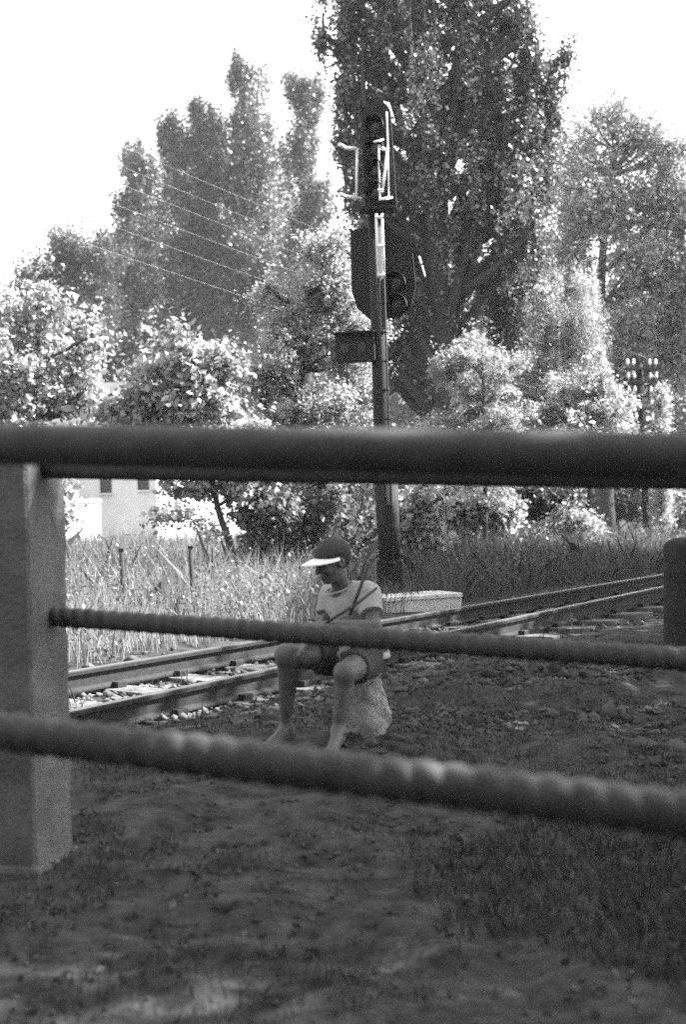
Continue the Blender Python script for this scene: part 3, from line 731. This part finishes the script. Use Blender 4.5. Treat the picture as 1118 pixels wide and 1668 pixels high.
# understory
US = [('leafy bush with hanging vines behind the signal mast', 19.5, [(690, 960)], [(680, 850, 40, 48), (705, 810, 40, 40), (690, 900, 36, 40), (660, 890, 24, 50)], 9000, .085, 'leaf_light'),
      ('dense bush rising behind the cap of the boy', 18.5, [(585, 960)], [(585, 860, 32, 60), (560, 900, 32, 50), (600, 920, 26, 40), (550, 840, 34, 40)], 9000, .075, 'leaf_pale'),
      ('shadowy bush left of the boy under the robinia', 17.8, [(450, 960)], [(440, 850, 48, 50), (500, 840, 48, 50), (470, 905, 60, 44), (530, 900, 34, 40), (420, 930, 34, 34)], 13000, .07, 'leaf_pale'),
      ('tall bush with bright leaves right of the poplar trunk', 23.0, [(770, 920)], [(765, 820, 36, 48), (800, 840, 40, 40), (760, 880, 40, 30), (730, 830, 26, 50)], 15000, .085, 'leaf_light'),
      ('shadowy bush in the hollow beyond the verge', 27.0, [(860, 900)], [(850, 810, 44, 36), (890, 830, 44, 30), (830, 850, 40, 30)], 12000, .09, 'leaf_dark'),
      ('plumy bright bush on the verge beyond the track', 24.0, [(905, 905)], [(915, 865, 44, 24), (880, 885, 40, 18), (945, 878, 30, 20), (930, 845, 20, 16)], 15000, .055, 'leaf_light'),
      ('mid grey bush behind the foot of the telegraph pole', 37.0, [(1010, 890)], [(990, 820, 50, 36), (1040, 830, 50, 34), (1010, 790, 50, 30), (970, 850, 30, 24)], 14000, .09, 'leaf_mid'),
      ('bright bush at the right end of the verge', 36.0, [(1110, 890)], [(1105, 850, 34, 30), (1085, 870, 26, 20), (1140, 840, 40, 40), (1105, 810, 44, 24)], 10000, .08, 'leaf_light')]
for i, (lab, Yu, bp_, lb_, nn, sz, mm) in enumerate(US):
    x0, y0 = bp_[0]; p0 = at(x0, y0, Yu)
    g = tz(p0.x, p0.y); P = [Vector((p0.x, p0.y, g)), Vector((p0.x, p0.y + .1, g + .7)), Vector((p0.x + .1, p0.y, g + 1.3))]
    tree('bush', lab, 'bush', P, .045, px_lobes(lb_, Yu, seed=120 + i), nn, sz, mm, clump=.11, per=18, seed=121 + i, limb=.5, split=(4, .45, .48, .85), twigs=4)
# slim sapling in the meadow
a = at(347, 970, 16.6); b_ = at(345, 872, 16.6)
tree('sapling', 'thin bare-stemmed sapling in the grass beside the taller stake', 'sapling', [Vector((a.x, a.y, tz(a.x, a.y))), a.lerp(b_, .6), b_, at(300, 835, 16.6)], .018,
     px_lobes([(270, 838, 24, 12), (310, 845, 20, 12), (350, 868, 12, 16)], 16.6, seed=140), 500, .06, 'leaf_pale', clump=.08, per=7, seed=141)
# a far-off wood that closes the view
def wood(n, size):
    X = rng.uniform(-34, 40, n); Yw = rng.uniform(64, 76, n)
    topz = 10.5 + 2.2 * vnoise(X * .22, X * 0) + 1.4 * vnoise(X * .7, X * 0 + 5)
    Z = -.5 + rng.random(n) ** .8 * topz
    keep = vnoise(X * .9 + Yw * .3, Z * .9) > -.55
    P = np.stack([X, Yw, Z], -1)[keep]
    V, Fq, tn = leaves(P, size, .75, .35, None, 0, rng)
    o = link('woodland', np_mesh('woodland', V, Fq, False, tn), 'leaf_mid'); return tag(o, 'far-off wood closing the view behind the trees', 'wood', kind='stuff')
wood(130000, .30)

# shade trees right of the view cast the dappled shade; unseen ones behind the camera are added to dim front light
def shade_tree(x, y, h, r_, seed, lab, n=30000):
    rr = np.random.default_rng(seed); g = tz(x, y); lob = []
    for k in range(13):
        a = rr.random() * 6.28; q = rr.random() ** .5 * r_ * .75; z = rr.uniform((.40) if y > 0 else .12, .92) * h
        lob.append((Vector((x + q * math.cos(a), y + q * math.sin(a), g + z)), r_ * .42, r_ * .42, h * .13))
    tree('broadleaf_tree', lab, 'tree', [Vector((x, y, g)), Vector((x + .1, y, g + h * .3)), Vector((x - .1, y + .1, g + h * .6)), Vector((x, y, g + h * .88))], .26, lob, n, .16, 'leaf_mid', 'shade trees', clump=.34, per=18, seed=seed, limb=.5)
SH = [(6.7, 7.8, 10.5, 3.2), (8.6, 16.4, 7.5, 2.6), (10.2, 21.0, 9.0, 2.8), (2.9, -4.2, 9.5, 3.4), (-3.4, -3.6, 8.5, 3.4), (-.4, -8.5, 10, 4.0), (6.3, 2.2, 9, 3.0), (8.2, 11.8, 7.6, 2.5)]
SL = ['broad shade tree near the dark wooden post, beside the fences', 'broad shade tree beside the track opposite the signal', 'tall shade tree beside the verge past the telegraph pole', 'broad unseen tree added to dim the front light, opposite the signal', 'broad unseen tree added to dim the front light, opposite the concrete post', 'tall unseen tree added to dim the front light, standing back from the fences', 'shade tree at the end of the fences', 'shade tree beside the low earth bank']
for i, ((x, y, h, r_), lab) in enumerate(zip(SH, SL)): shade_tree(x, y, h, r_, 300 + i, lab, {0: 22000, 6: 8000}.get(i, 30000))

# ------------------------------------------------------------------ grass
def blades(X, Yv, h, w, m, name, label, lean=.35, parent=None, seeds=0):
    n = len(X); Z = terrain(X, Yv) - .01
    a = rng.random(n) * 6.28; hh = h * rng.lognormal(0, .28, n) if np.isscalar(h) else h * rng.lognormal(0, .25, n)
    ww = w * rng.uniform(.7, 1.3, n)
    la = rng.random(n) * 6.28; ln = np.clip(np.abs(rng.normal(0, lean, n)), 0, .85) * hh; ww = ww * np.clip(1.2 - .5 * ln / hh, .6, 1)
    bx, by = np.cos(a) * ww / 2, np.sin(a) * ww / 2
    lx_, ly_ = np.cos(la) * ln, np.sin(la) * ln
    V = np.zeros((n, 5, 3))
    V[:, 0] = np.stack([X - bx, Yv - by, Z], -1); V[:, 1] = np.stack([X + bx, Yv + by, Z], -1)
    V[:, 2] = np.stack([X + bx * .8 + lx_ * .3, Yv + by * .8 + ly_ * .3, Z + hh * .55], -1)
    V[:, 3] = np.stack([X + lx_, Yv + ly_, Z + hh], -1)
    V[:, 4] = np.stack([X - bx * .8 + lx_ * .3, Yv - by * .8 + ly_ * .3, Z + hh * .55], -1)
    Fq = np.arange(n * 5).reshape(n, 5)
    tone = np.repeat(np.clip(.5 + .27 * rng.standard_normal(n), 0, 1), 5)
    o = link(name, np_mesh(name, V.reshape(-1, 3), Fq, False, tone), m)
    return tag(o, label, 'grass', kind='stuff')
def region(n, x0, x1, y0, y1, fn):
    Yv = rng.uniform(y0, y1, n); X = rng.uniform(x0, x1, n); k = fn(X, Yv); return X[k], Yv[k]
beyond = lambda X, Yv: track_q(X, Yv) < -.75
# tall meadow on the left, beyond the track, sunlight put into its pale tone
X, Yv = region(95000, -9, 2.0, 10.2, 30, lambda X, Yv: beyond(X, Yv) & (X < -.5 + .06 * (Yv - 12)) & (vnoise(X * 1.6, Yv * 1.6) > -.5))
blades(X, Yv, .20 + .28 * np.clip((-track_q(X, Yv) - .75) / 3.0, 0, 1), .010, 'blade_sunlit', 'meadow_grass', 'tall grass left of the signal with sunlight put into its pale tone', .5)
def weeds(n, x0, x1, y0, y1, fn, hmax, size, m, name, label):
    X, Yv = region(n, x0, x1, y0, y1, fn); k = len(X)
    h = hmax * rng.uniform(.45, 1.0, k); per = 16; ii = np.repeat(np.arange(k), per)
    t = rng.random(len(ii)) ** .7; lean = rng.normal(0, .12, (k, 2))
    P = np.stack([X[ii] + lean[ii, 0] * t * h[ii] + rng.normal(0, .035, len(ii)), Yv[ii] + lean[ii, 1] * t * h[ii] + rng.normal(0, .035, len(ii)), terrain(X, Yv)[ii] + t * h[ii]], -1)
    V, Fq, tn = leaves(P, size, .5, .2, None, 0, rng)
    return tag(link(name, np_mesh(name, V, Fq, False, tn), m), label, 'weeds', kind='stuff')
weeds(3600, -7, 1.0, 10.4, 24, lambda X, Yv: beyond(X, Yv) & (X < -.5 + .06 * (Yv - 12)) & (vnoise(X * 1.1 + 4, Yv * 1.1) > -.1), .7, .035, 'leaf_pale', 'meadow_weeds', 'leafy stalks growing through the pale meadow grass')
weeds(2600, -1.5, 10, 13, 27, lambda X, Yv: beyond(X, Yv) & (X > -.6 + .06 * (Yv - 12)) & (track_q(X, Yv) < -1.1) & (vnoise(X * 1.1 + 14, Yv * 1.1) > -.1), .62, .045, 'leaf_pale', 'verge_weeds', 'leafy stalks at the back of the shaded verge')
# verge on the right, its shade put into a darker tone
X, Yv = region(90000, -1.5, 12, 12, 26, lambda X, Yv: beyond(X, Yv) & (X > -.6 + .06 * (Yv - 12)))
blades(X, Yv, .26 + .20 * np.clip((-track_q(X, Yv) - .75) / 3.0, 0, 1), .009, 'blade_shaded', 'verge_grass', 'tall grass along the far side of the track with shade put into its tone', .5)
# short grass and weeds in front of the track
X, Yv = region(110000, -3.2, 4.2, 2.4, 12.5, lambda X, Yv: (track_q(X, Yv) > GAUGE + .35) & (vnoise(X * 1.9 + 3, Yv * 1.9) + .4 * vnoise(X * 6, Yv * 6) > -.12))
blades(X, Yv, .034, .005, 'blade_dark', 'short_grass', 'short trampled grass and weeds in front of the track', .7)
X, Yv = region(6000, -2.5, 4, 5.5, 14, lambda X, Yv: (np.abs(track_q(X, Yv) - GAUGE / 2) < 1.1) & (vnoise(X * 2.3, Yv * 2.3) > .1))
blades(X, Yv, .10, .007, 'blade_dark', 'track_weeds', 'weeds growing between the stones of the track', .6)
X, Yv = region(7000, .2, 1.7, 3.5, 5.6, lambda X, Yv: ((X - .85) / .62) ** 2 + ((Yv - 4.55) / .8) ** 2 < 1 + .5 * vnoise(X * 4, Yv * 4))
blades(X, Yv, .055, .006, 'blade_dark', 'grass_patch', 'dark rough grass patch on the earth under the fences', .6)
def clods(n):
    X = rng.normal(1.0, .75, n); Yv = rng.normal(8.3, .75, n); k = (track_q(X, Yv) > GAUGE + .3) & (vnoise(X * 2.1, Yv * 2.1 + 7) > -.2); X, Yv = X[k], Yv[k]
    return np.stack([X, Yv, terrain(X, Yv)], -1)
o = stones(2600, clods, .026, 'earth_clods', 'clod'); tag(o, 'rough clods and stones on the low bank beside the person', 'clods', kind='stuff')
def peb(n):
    X, Yv = region(n, -2.6, 3.2, 2.6, 10.5, lambda X, Yv: (track_q(X, Yv) > GAUGE + .2) & (vnoise(X * 2.7 + 1, Yv * 2.7) > -.1)); return np.stack([X, Yv, terrain(X, Yv) + .004], -1)
o = stones(5000, peb, .009, 'gravel', 'clod'); tag(o, 'scattered small stones on the dark earth', 'gravel', kind='stuff')
# ------------------------------------------------------------------ fallen leaves on the earth
X, Yv = region(5000, -2.6, 3.0, 2.5, 9.5, lambda X, Yv: (track_q(X, Yv) > GAUGE + .4) & (vnoise(X * 1.2 + 6, Yv * 1.2 + 2) > -.15))
V, Fq, tn = leaves(np.stack([X, Yv, terrain(X, Yv) + .008], -1), .028, .7, .8, None, 0, rng)
tag(link('leaf_litter', np_mesh('leaf_litter', V, Fq, False, tn), 'blade_dark'), 'dry fallen leaves lying on the dark earth', 'litter', kind='stuff')

# ------------------------------------------------------------------ the boy (implicit surface, meshed as one continuous skin)
def surface_nets(f, org, h):
    s = f < 0
    nx, ny, nz = f.shape
    cnt = np.zeros((nx - 1, ny - 1, nz - 1), int)
    offs = [(i, j, k) for i in (0, 1) for j in (0, 1) for k in (0, 1)]
    sl = lambda a, o: a[o[0]:nx - 1 + o[0], o[1]:ny - 1 + o[1], o[2]:nz - 1 + o[2]]
    for o in offs: cnt += sl(s, o)
    act = (cnt > 0) & (cnt < 8)
    ids = -np.ones(act.shape, int); ids[act] = np.arange(act.sum())
    acc = np.zeros((act.sum(), 3)); num = np.zeros(act.sum())
    I = np.argwhere(act)
    for a in offs:
        for ax in range(3):
            if a[ax] == 1: continue
            b = list(a); b[ax] = 1
            fa = f[I[:, 0] + a[0], I[:, 1] + a[1], I[:, 2] + a[2]]; fb = f[I[:, 0] + b[0], I[:, 1] + b[1], I[:, 2] + b[2]]
            c = (fa < 0) != (fb < 0)
            t = np.where(c, fa / np.where(c, fa - fb, 1), 0)
            p = np.array(a, float)[None] + np.zeros((len(I), 3)); p[:, ax] += t
            acc += p * c[:, None]; num += c
    V = (I + acc / num[:, None]) * h + org
    Fs = []
    for ax in range(3):
        b_, c_ = (ax + 1) % 3, (ax + 2) % 3
        s1 = np.moveaxis(s, (ax, b_, c_), (0, 1, 2)); d = np.moveaxis(ids, (ax, b_, c_), (0, 1, 2))
        A = s1[:-1, 1:-1, 1:-1]; B = s1[1:, 1:-1, 1:-1]
        for sel, flip in ((A & ~B, False), (~A & B, True)):
            e = np.argwhere(sel)
            if not len(e): continue
            i, j, k = e[:, 0], e[:, 1] + 1, e[:, 2] + 1
            q = np.stack([d[i, j - 1, k - 1], d[i, j, k - 1], d[i, j, k], d[i, j - 1, k]], -1)
            Fs.append(q[:, ::-1] if flip else q)
    return V, np.concatenate(Fs)
class SDF:
    def __init__(s, lo, hi, h):
        s.lo = np.array(lo); s.h = h
        ax = [np.arange(l, u, h) for l, u in zip(lo, hi)]
        s.G = np.stack(np.meshgrid(*ax, indexing='ij'), -1).astype(np.float32); s.f = np.full(s.G.shape[:3], .5, np.float32)
    def win(s, p, m):
        lo = np.min(p, 0) - m; hi = np.max(p, 0) + m
        a = np.clip(((lo - s.lo) / s.h).astype(int), 0, None); b = np.minimum(((hi - s.lo) / s.h).astype(int) + 2, s.f.shape)
        return tuple(slice(x, y) for x, y in zip(a, b))
    def comb(s, w, d, k, sub=False):
        f = s.f[w]
        if sub:
            s.f[w] = np.maximum(f, -d)
        elif k > 0:
            hh = np.clip(.5 + .5 * (f - d) / k, 0, 1); s.f[w] = f * (1 - hh) + d * hh - k * hh * (1 - hh)
        else: s.f[w] = np.minimum(f, d)
    def cap(s, a, b, ra, rb, k=.02, sub=False):
        a = np.array(a, np.float32); b = np.array(b, np.float32); w = s.win(np.array([a, b]), max(ra, rb) + .08)
        G = s.G[w]; ab = b - a; t = np.clip(((G - a) @ ab) / (ab @ ab + 1e-9), 0, 1)
        s.comb(w, np.linalg.norm(G - a - t[..., None] * ab, axis=-1) - (ra + (rb - ra) * t), k, sub)
    def ell(s, c, rad, R=None, k=.02, sub=False):
        c = np.array(c, np.float32); rad = np.array(rad, np.float32); w = s.win(c[None], rad.max() + .08)
        q = s.G[w] - c
        if R is not None: q = q @ np.array(R, np.float32)
        l = np.linalg.norm(q / rad, axis=-1); l2 = np.linalg.norm(q / rad ** 2, axis=-1) + 1e-9
        s.comb(w, l * (l - 1) / l2, k, sub)
    def plane(s, p, n):
        """keep only the side the normal points away from"""
        n = np.array(n, np.float32); n /= np.linalg.norm(n); s.f = np.maximum(s.f, (s.G - np.array(p, np.float32)) @ n)
    def mesh(s, name, m, parent):
        V, Fq = surface_nets(s.f, s.lo, s.h); return link(name, np_mesh(name, V, Fq, True), m, parent)

J = {k: at(*v) for k, v in dict(
    pel=(585, 1068, 7.06), waist=(582, 1032, 7.08), chest=(572, 992, 7.05), neck=(556, 955, 7.02), nk2=(550, 935, 6.99), head=(541, 912, 6.96),
    lsh=(600, 968, 6.93), lel=(610, 1020, 6.80), lwr=(534, 1018, 6.70), 
    rsh=(541, 970, 7.15), rel=(532, 1016, 7.10), rwr=(505, 1040, 6.92),
    rhp=(566, 1074, 7.10), rkn=(465, 1067, 6.90), ran=(466, 1180, 7.02), rto=(440, 1192, 6.90),
    lhp=(592, 1080, 6.98), lkn=(562, 1096, 6.66), lan=(551, 1208, 6.68), lto=(541, 1229, 6.52)).items()}
for k in ('ran', 'lan'):
    p = J[k]; p.z = tz(p.x, p.y) + .07
for k in ('rto', 'lto'):
    p = J[k]; p.z = tz(p.x, p.y) + .022
boy = empty('person', (J['pel'].x, J['pel'].y, tz(J['pel'].x, J['pel'].y)), 'seated person in white-visored cap, light shirt and dark shorts leaning on bare knees', 'person')
allp = np.array([tuple(p) for p in J.values()])
lo = allp.min(0) - .16; hi = allp.max(0) + .2
fd = Vector((-.80, -.52, -.30)).normalized()                   # where the face points
sd = fd.cross(Vector((0, 0, 1))).normalized(); uph = sd.cross(fd).normalized()
RHd = np.array([tuple(fd), tuple(sd), tuple(uph)]).T            # columns: forward, side, up
hd = J['head']
hp = lambda a, b, c: hd + fd * a + sd * b + uph * c
B = SDF(lo, hi, .0058)
def torso(b, g=0.0, k=.03):
    b.ell(J['pel'], (.135 + g, .11 + g, .10 + g), None, k)
    b.cap(J['pel'], J['waist'], .095 + g, .088 + g, k)
    b.cap(J['waist'], J['chest'], .090 + g, .100 + g, k)
    b.cap(J['lsh'].lerp(J['chest'], .35), J['rsh'].lerp(J['chest'], .35), .062 + g, .062 + g, .04)
    b.cap(J['lsh'], J['rsh'], .045 + g, .045 + g, .04)
torso(B)
B.cap(J['neck'] - Vector((0, 0, .02)), J['nk2'], .044, .042, .02)
B.cap(J['nk2'], hd, .041, .05, .02)
# head
B.ell(hp(-.012, 0, .02), (.088, .068, .082), RHd, .01)
B.ell(hp(.030, 0, -.035), (.050, .052, .070), RHd, .03)
B.ell(hp(.058, 0, -.088), (.020, .024, .016), RHd, .02)          # chin
B.cap(hp(.084, 0, .004), hp(.100, 0, -.030), .008, .012, .010)   # nose
B.ell(hp(.074, 0, .018), (.014, .045, .009), RHd, .012)          # brow
for s_ in (-1, 1):
    B.ell(hp(.086, s_ * .030, .000), (.013, .014, .010), RHd, 0, True)
    B.ell(hp(.066, s_ * .034, -.028), (.020, .020, .018), RHd, .015)
    B.ell(hp(-.008, s_ * .068, -.012), (.022, .010, .030), RHd, .008)  # ear
    B.ell(hp(-.002, s_ * .077, -.010), (.010, .006, .016), RHd, 0, True)
B.ell(hp(.079, 0, -.057), (.012, .022, .006), RHd, .006)
B.ell(hp(.077, 0, -.069), (.011, .019, .006), RHd, .006)
# arms
for sh, el, wr in (('lsh', 'lel', 'lwr'), ('rsh', 'rel', 'rwr')):
    B.cap(J[sh], J[el], .042, .033, .025); B.cap(J[el], J[wr], .034, .022, .015)
def hand(wr, el, down, side):
    d = (wr - el).normalized(); d = (d + Vector((0, 0, down))).normalized()
    s2 = side.normalized(); s2 = (s2 - d * s2.dot(d)).normalized(); n_ = d.cross(s2)
    pc = wr + d * .045
    Rm = np.array([tuple(d), tuple(s2), tuple(n_)]).T
    B.ell(pc, (.046, .034, .015), Rm, .012)
    for i, ln in enumerate((.058, .066, .062, .048)):
        o_ = s2 * (.024 - .016 * i); a = wr + d * .078 + o_; m1 = a + d * ln * .5 + Vector((0, 0, -.004)); e = m1 + (d * .75 + Vector((0, 0, -.65))).normalized() * ln * .5
        B.cap(a, m1, .0082, .0078, .003); B.cap(m1, e, .0078, .0064, .002)
    a = wr + d * .025 + s2 * .024; m1 = a + (d * .6 + s2 * .8).normalized() * .034; e = m1 + (d * .95 + s2 * .2).normalized() * .028
    B.cap(a, m1, .011, .0092, .006); B.cap(m1, e, .0092, .0075, .002)
hand(J['lwr'], J['lel'], -.12, Vector((0, .9, .5)))
hand(J['rwr'], J['rel'], -.15, Vector((.3, -.9, .2)))
# legs
for hp_, kn, an, to in (('rhp', 'rkn', 'ran', 'rto'), ('lhp', 'lkn', 'lan', 'lto')):
    B.cap(J[hp_], J[kn], .080, .051, .03)
    B.ell(J[kn] , (.044, .044, .046), None, .03)
    c1 = J[kn].lerp(J[an], .32) + (J[hp_] - J[kn]).normalized() * .020
    B.cap(J[kn], J[an], .040, .026, .02); B.cap(J[kn], c1, .040, .043, .02); B.cap(c1, c1.lerp(J[an], .6), .043, .030, .02)
    f_ = (J[to] - J[an]); f_.z = 0; f_.normalize(); heel = J[an] - f_ * .028; heel.z = J[an].z - .045
    B.cap(J[an], heel, .031, .027, .015); B.cap(J[an] + f_ * .01 - Vector((0, 0, .015)), J[to], .030, .022, .02); B.cap(heel, J[to] - f_ * .02, .026, .024, .015)
    sf = f_.cross(Vector((0, 0, 1)))
    for i in range(5):
        a = J[to] + sf * (.026 - .013 * i) - f_ * .01; B.cap(a, a + f_ * (.034 - .003 * abs(i - 1)), .0085, .0075, .003)
body = B.mesh('body', 'skin', boy)
for s_ in (-1, 1):
    e = MB(); c = hp(.073, s_ * .030, .000); n = 10
    V = [c + fd * (.010 * math.cos(t)) + (sd * math.cos(a) + uph * math.sin(a)) * .010 * math.sin(t) for t in (0.01, .5, 1.0, 1.6) for a in np.linspace(0, 2 * math.pi, n, endpoint=False)]
    e.add(V, [(i * n + k, i * n + (k + 1) % n, (i + 1) * n + (k + 1) % n, (i + 1) * n + k) for i in range(3) for k in range(n)], True).build('eye', 'eye', body)
# hair
H_ = SDF(np.array(hd) - .17, np.array(hd) + .17, .005)
H_.ell(hp(-.018, 0, .022), (.091, .075, .088), RHd, 0); H_.ell(hp(.060, 0, -.050), (.085, .12, .066), RHd, 0, True)
H_.ell(hp(.105, 0, .03), (.06, .10, .06), RHd, 0, True)
H_.plane(hp(0, 0, -.055), -uph)
H_.mesh('hair', 'hair', boy)
# shirt with short sleeves
T = SDF(lo, hi, .006)
torso(T, .014)
for sh, el, t in (('lsh', 'lel', .62), ('rsh', 'rel', .62)):
    T.cap(J[sh], J[sh].lerp(J[el], t), .056, .056, .025)
T.cap(J['neck'] - Vector((0, 0, .0)) , J['nk2'] + Vector((0, 0, .02)), .058, .075, 0, True)
T.ell(J['neck'] + fd * .05 + Vector((0, 0, -.005)), (.05, .05, .04), None, 0, True)
for sh, el, t in (('lsh', 'lel', .62), ('rsh', 'rel', .62)):
    e = J[sh].lerp(J[el], t); d = (J[el] - J[sh]).normalized(); w = T.win(np.array([tuple(e + d * .05)]), .075)
    T.f[w] = np.where(((T.G[w] - np.array(e)) @ np.array(d) > -.004) & (np.linalg.norm(T.G[w] - np.array(e + d * .05), axis=-1) < .075), np.maximum(T.f[w], (T.G[w] - np.array(e)) @ np.array(d)), T.f[w])
gx_, gy_, gz_ = T.G[..., 0], T.G[..., 1], T.G[..., 2]
fold = 1 - np.abs(vnoise(gz_ * 15 + gx_ * 9 + 3, gx_ * 7 - gy_ * 9 + gz_ * 4)) * 2
fold2 = 1 - np.abs(vnoise(gz_ * 26 - gx_ * 20, gy_ * 16 + gz_ * 9 + 11)) * 2
T.f = (T.f - (.009 * fold + .004 * fold2) * np.clip((.80 - gz_) * 5, .25, 1)).astype(np.float32)
T.plane(J['pel'] - Vector((0, 0, .01)), (0, 0, -1))
shirt = T.mesh('shirt', 'shirt_cloth', boy)
def ring(c, ax, ra, rb, side, th, name, m, parent, off=0):
    ax = ax.normalized(); u = (side - ax * side.dot(ax)).normalized(); w = ax.cross(u)
    pts = [c + u * ra * math.cos(a) + w * rb * math.sin(a) for a in np.linspace(0, 2 * math.pi, 25)]
    return MB().tube(pts, th, 6, False).build(name, m, parent)
for sh, el in (('lsh', 'lel'), ('rsh', 'rel')):
    e = J[sh].lerp(J[el], .61); ring(e, J[el] - J[sh], .057, .057, Vector((1, 0, 0)), .004, 'cuff', 'shirt_trim', shirt)
ring(J['neck'] + fd * .016 + Vector((0, 0, -.004)), Vector((0, 0, 1)) - fd * .35 * -1, .076, .070, fd, .0045, 'collar', 'shirt_trim', shirt)
# shorts
P_ = SDF(lo, hi, .006)
P_.ell(J['pel'], (.147, .125, .112), None, .03); P_.cap(J['pel'], J['waist'], .104, .100, .02)
for h_, k_, t in (('rhp', 'rkn', .52), ('lhp', 'lkn', .52)):
    P_.cap(J[h_], J[h_].lerp(J[k_], t), .086, .080, .03)
for h_, k_, t in (('rhp', 'rkn', .52), ('lhp', 'lkn', .52)):
    e = J[h_].lerp(J[k_], t); d = (J[k_] - J[h_]).normalized(); q = (P_.G - np.array(e)) @ np.array(d)
    near = np.linalg.norm(P_.G - np.array(e + d * .06), axis=-1) < .12
    P_.f = np.where(near, np.maximum(P_.f, q), P_.f)
P_.f = (P_.f - .008 * (1 - 2 * np.abs(vnoise(P_.G[..., 0] * 22 + P_.G[..., 2] * 12, P_.G[..., 1] * 20 - P_.G[..., 2] * 9)))).astype(np.float32)
P_.plane(J['waist'], (0, 0, 1))
P_.mesh('shorts', 'shorts_cloth', boy)
# cap: crown and the big pale visor
C_ = SDF(np.array(hd) - .19, np.array(hd) + .19, .005)
C_.ell(hp(-.012, 0, .032), (.094, .077, .076), RHd, 0); C_.plane(hp(0, 0, .028), -(uph - fd * .05))
capo = C_.mesh('cap', 'cap_cloth', boy)
V = []; n = 28; cc = hp(-.002, 0, .034)
for lay in (0, 1):
    for rr in (0, 1):
        for k in range(n + 1):
            a = math.radians(-86 + 172 * k / n)
            base = fd * (.094 * math.cos(a)) + sd * (.080 * math.sin(a))
            ext = (fd * math.cos(a) * .075 + sd * math.sin(a) * .028) * (max(math.cos(a), 0) ** .35) if rr else Vector()
            dz = -uph * (.020 * (abs(math.sin(a)) ** 2) + (.010 if rr else 0)) + uph * (.0 if lay == 0 else .005)
            V.append(cc + base * .985 + ext + dz)
st = n + 1; Fq = []
for k in range(n):
    Fq += [(k, k + 1, st + k + 1, st + k), (2 * st + k, 3 * st + k, 3 * st + k + 1, 2 * st + k + 1), (st + k, st + k + 1, 3 * st + k + 1, 3 * st + k), (k, 2 * st + k, 2 * st + k + 1, k + 1)]
Fq += [(0, st, 3 * st, 2 * st), (n, 2 * st + n, 3 * st + n, st + n)]
MB().add(V, Fq, True).build('visor', 'visor_white', capo)

# the stone he sits on
c = at(600, 1150, 7.08)
gz = tz(c.x, c.y); topz = J['pel'].z - .075
Sx = SDF((c.x - .3, c.y - .3, gz - .12), (c.x + .3, c.y + .3, topz + .08), .011)
hh = (topz - gz) / 2
Sx.ell((c.x - .02, c.y + .01, gz + hh * .62), (.110, .13, hh * 1.0), None, 0); Sx.ell((c.x - .03, c.y + .01, gz + hh * 1.25), (.105, .12, hh * .78), None, .05); Sx.ell((c.x + .0, c.y, gz + hh * .2), (.105, .14, hh * .8), None, .04)
Sx.f += (.016 * vnoise(Sx.G[..., 0] * 17 + Sx.G[..., 2] * 9, Sx.G[..., 1] * 15 - Sx.G[..., 2] * 11) + .007 * vnoise(Sx.G[..., 0] * 45, Sx.G[..., 2] * 45 + Sx.G[..., 1] * 20)).astype(np.float32)
tag(Sx.mesh('seat_stone', 'seat_stone', None), 'rounded pale stone that the person sits on', 'stone')
# two thin dark sticks held in the arm
s1 = MB().tube([at(602, 920, 6.80), at(588, 955, 6.78), at(570, 1002, 6.74)], [.007, .008, .008], 8).build('stick', 'stick_wood')
tag(s1, 'thin dark steep stick held upright against the shoulder of the boy', 'stick')
s2 = MB().tube([at(614, 958, 6.78), at(580, 985, 6.72), at(545, 1006, 6.68), at(530, 1016, 6.66)], [.0065, .0075, .0075, .007], 8).build('stick', 'stick_wood')
tag(s2, 'thin dark slanting stick crossing the steep one over the forearm of the boy', 'stick')

# ------------------------------------------------------------------ thin haze, paling the far trees and added to lift the blacks
hm = bpy.data.materials.new('haze_air'); hm.use_nodes = True; hm.node_tree.nodes.clear()
vo = hm.node_tree.nodes.new('ShaderNodeVolumePrincipled'); vo.inputs['Color'].default_value = (.9, .9, .9, 1); vo.inputs['Density'].default_value = HAZE
vo.inputs['Anisotropy'].default_value = .3
ou = hm.node_tree.nodes.new('ShaderNodeOutputMaterial'); hm.node_tree.links.new(vo.outputs[0], ou.inputs['Volume'])
MATS['haze_air'] = hm
tag(MB().box((0, 0, 12.5), (2300, 2300, 30)).build('haze', 'haze_air'), 'thin haze over the far trees, added to lift the dark tones', 'haze', kind='stuff')
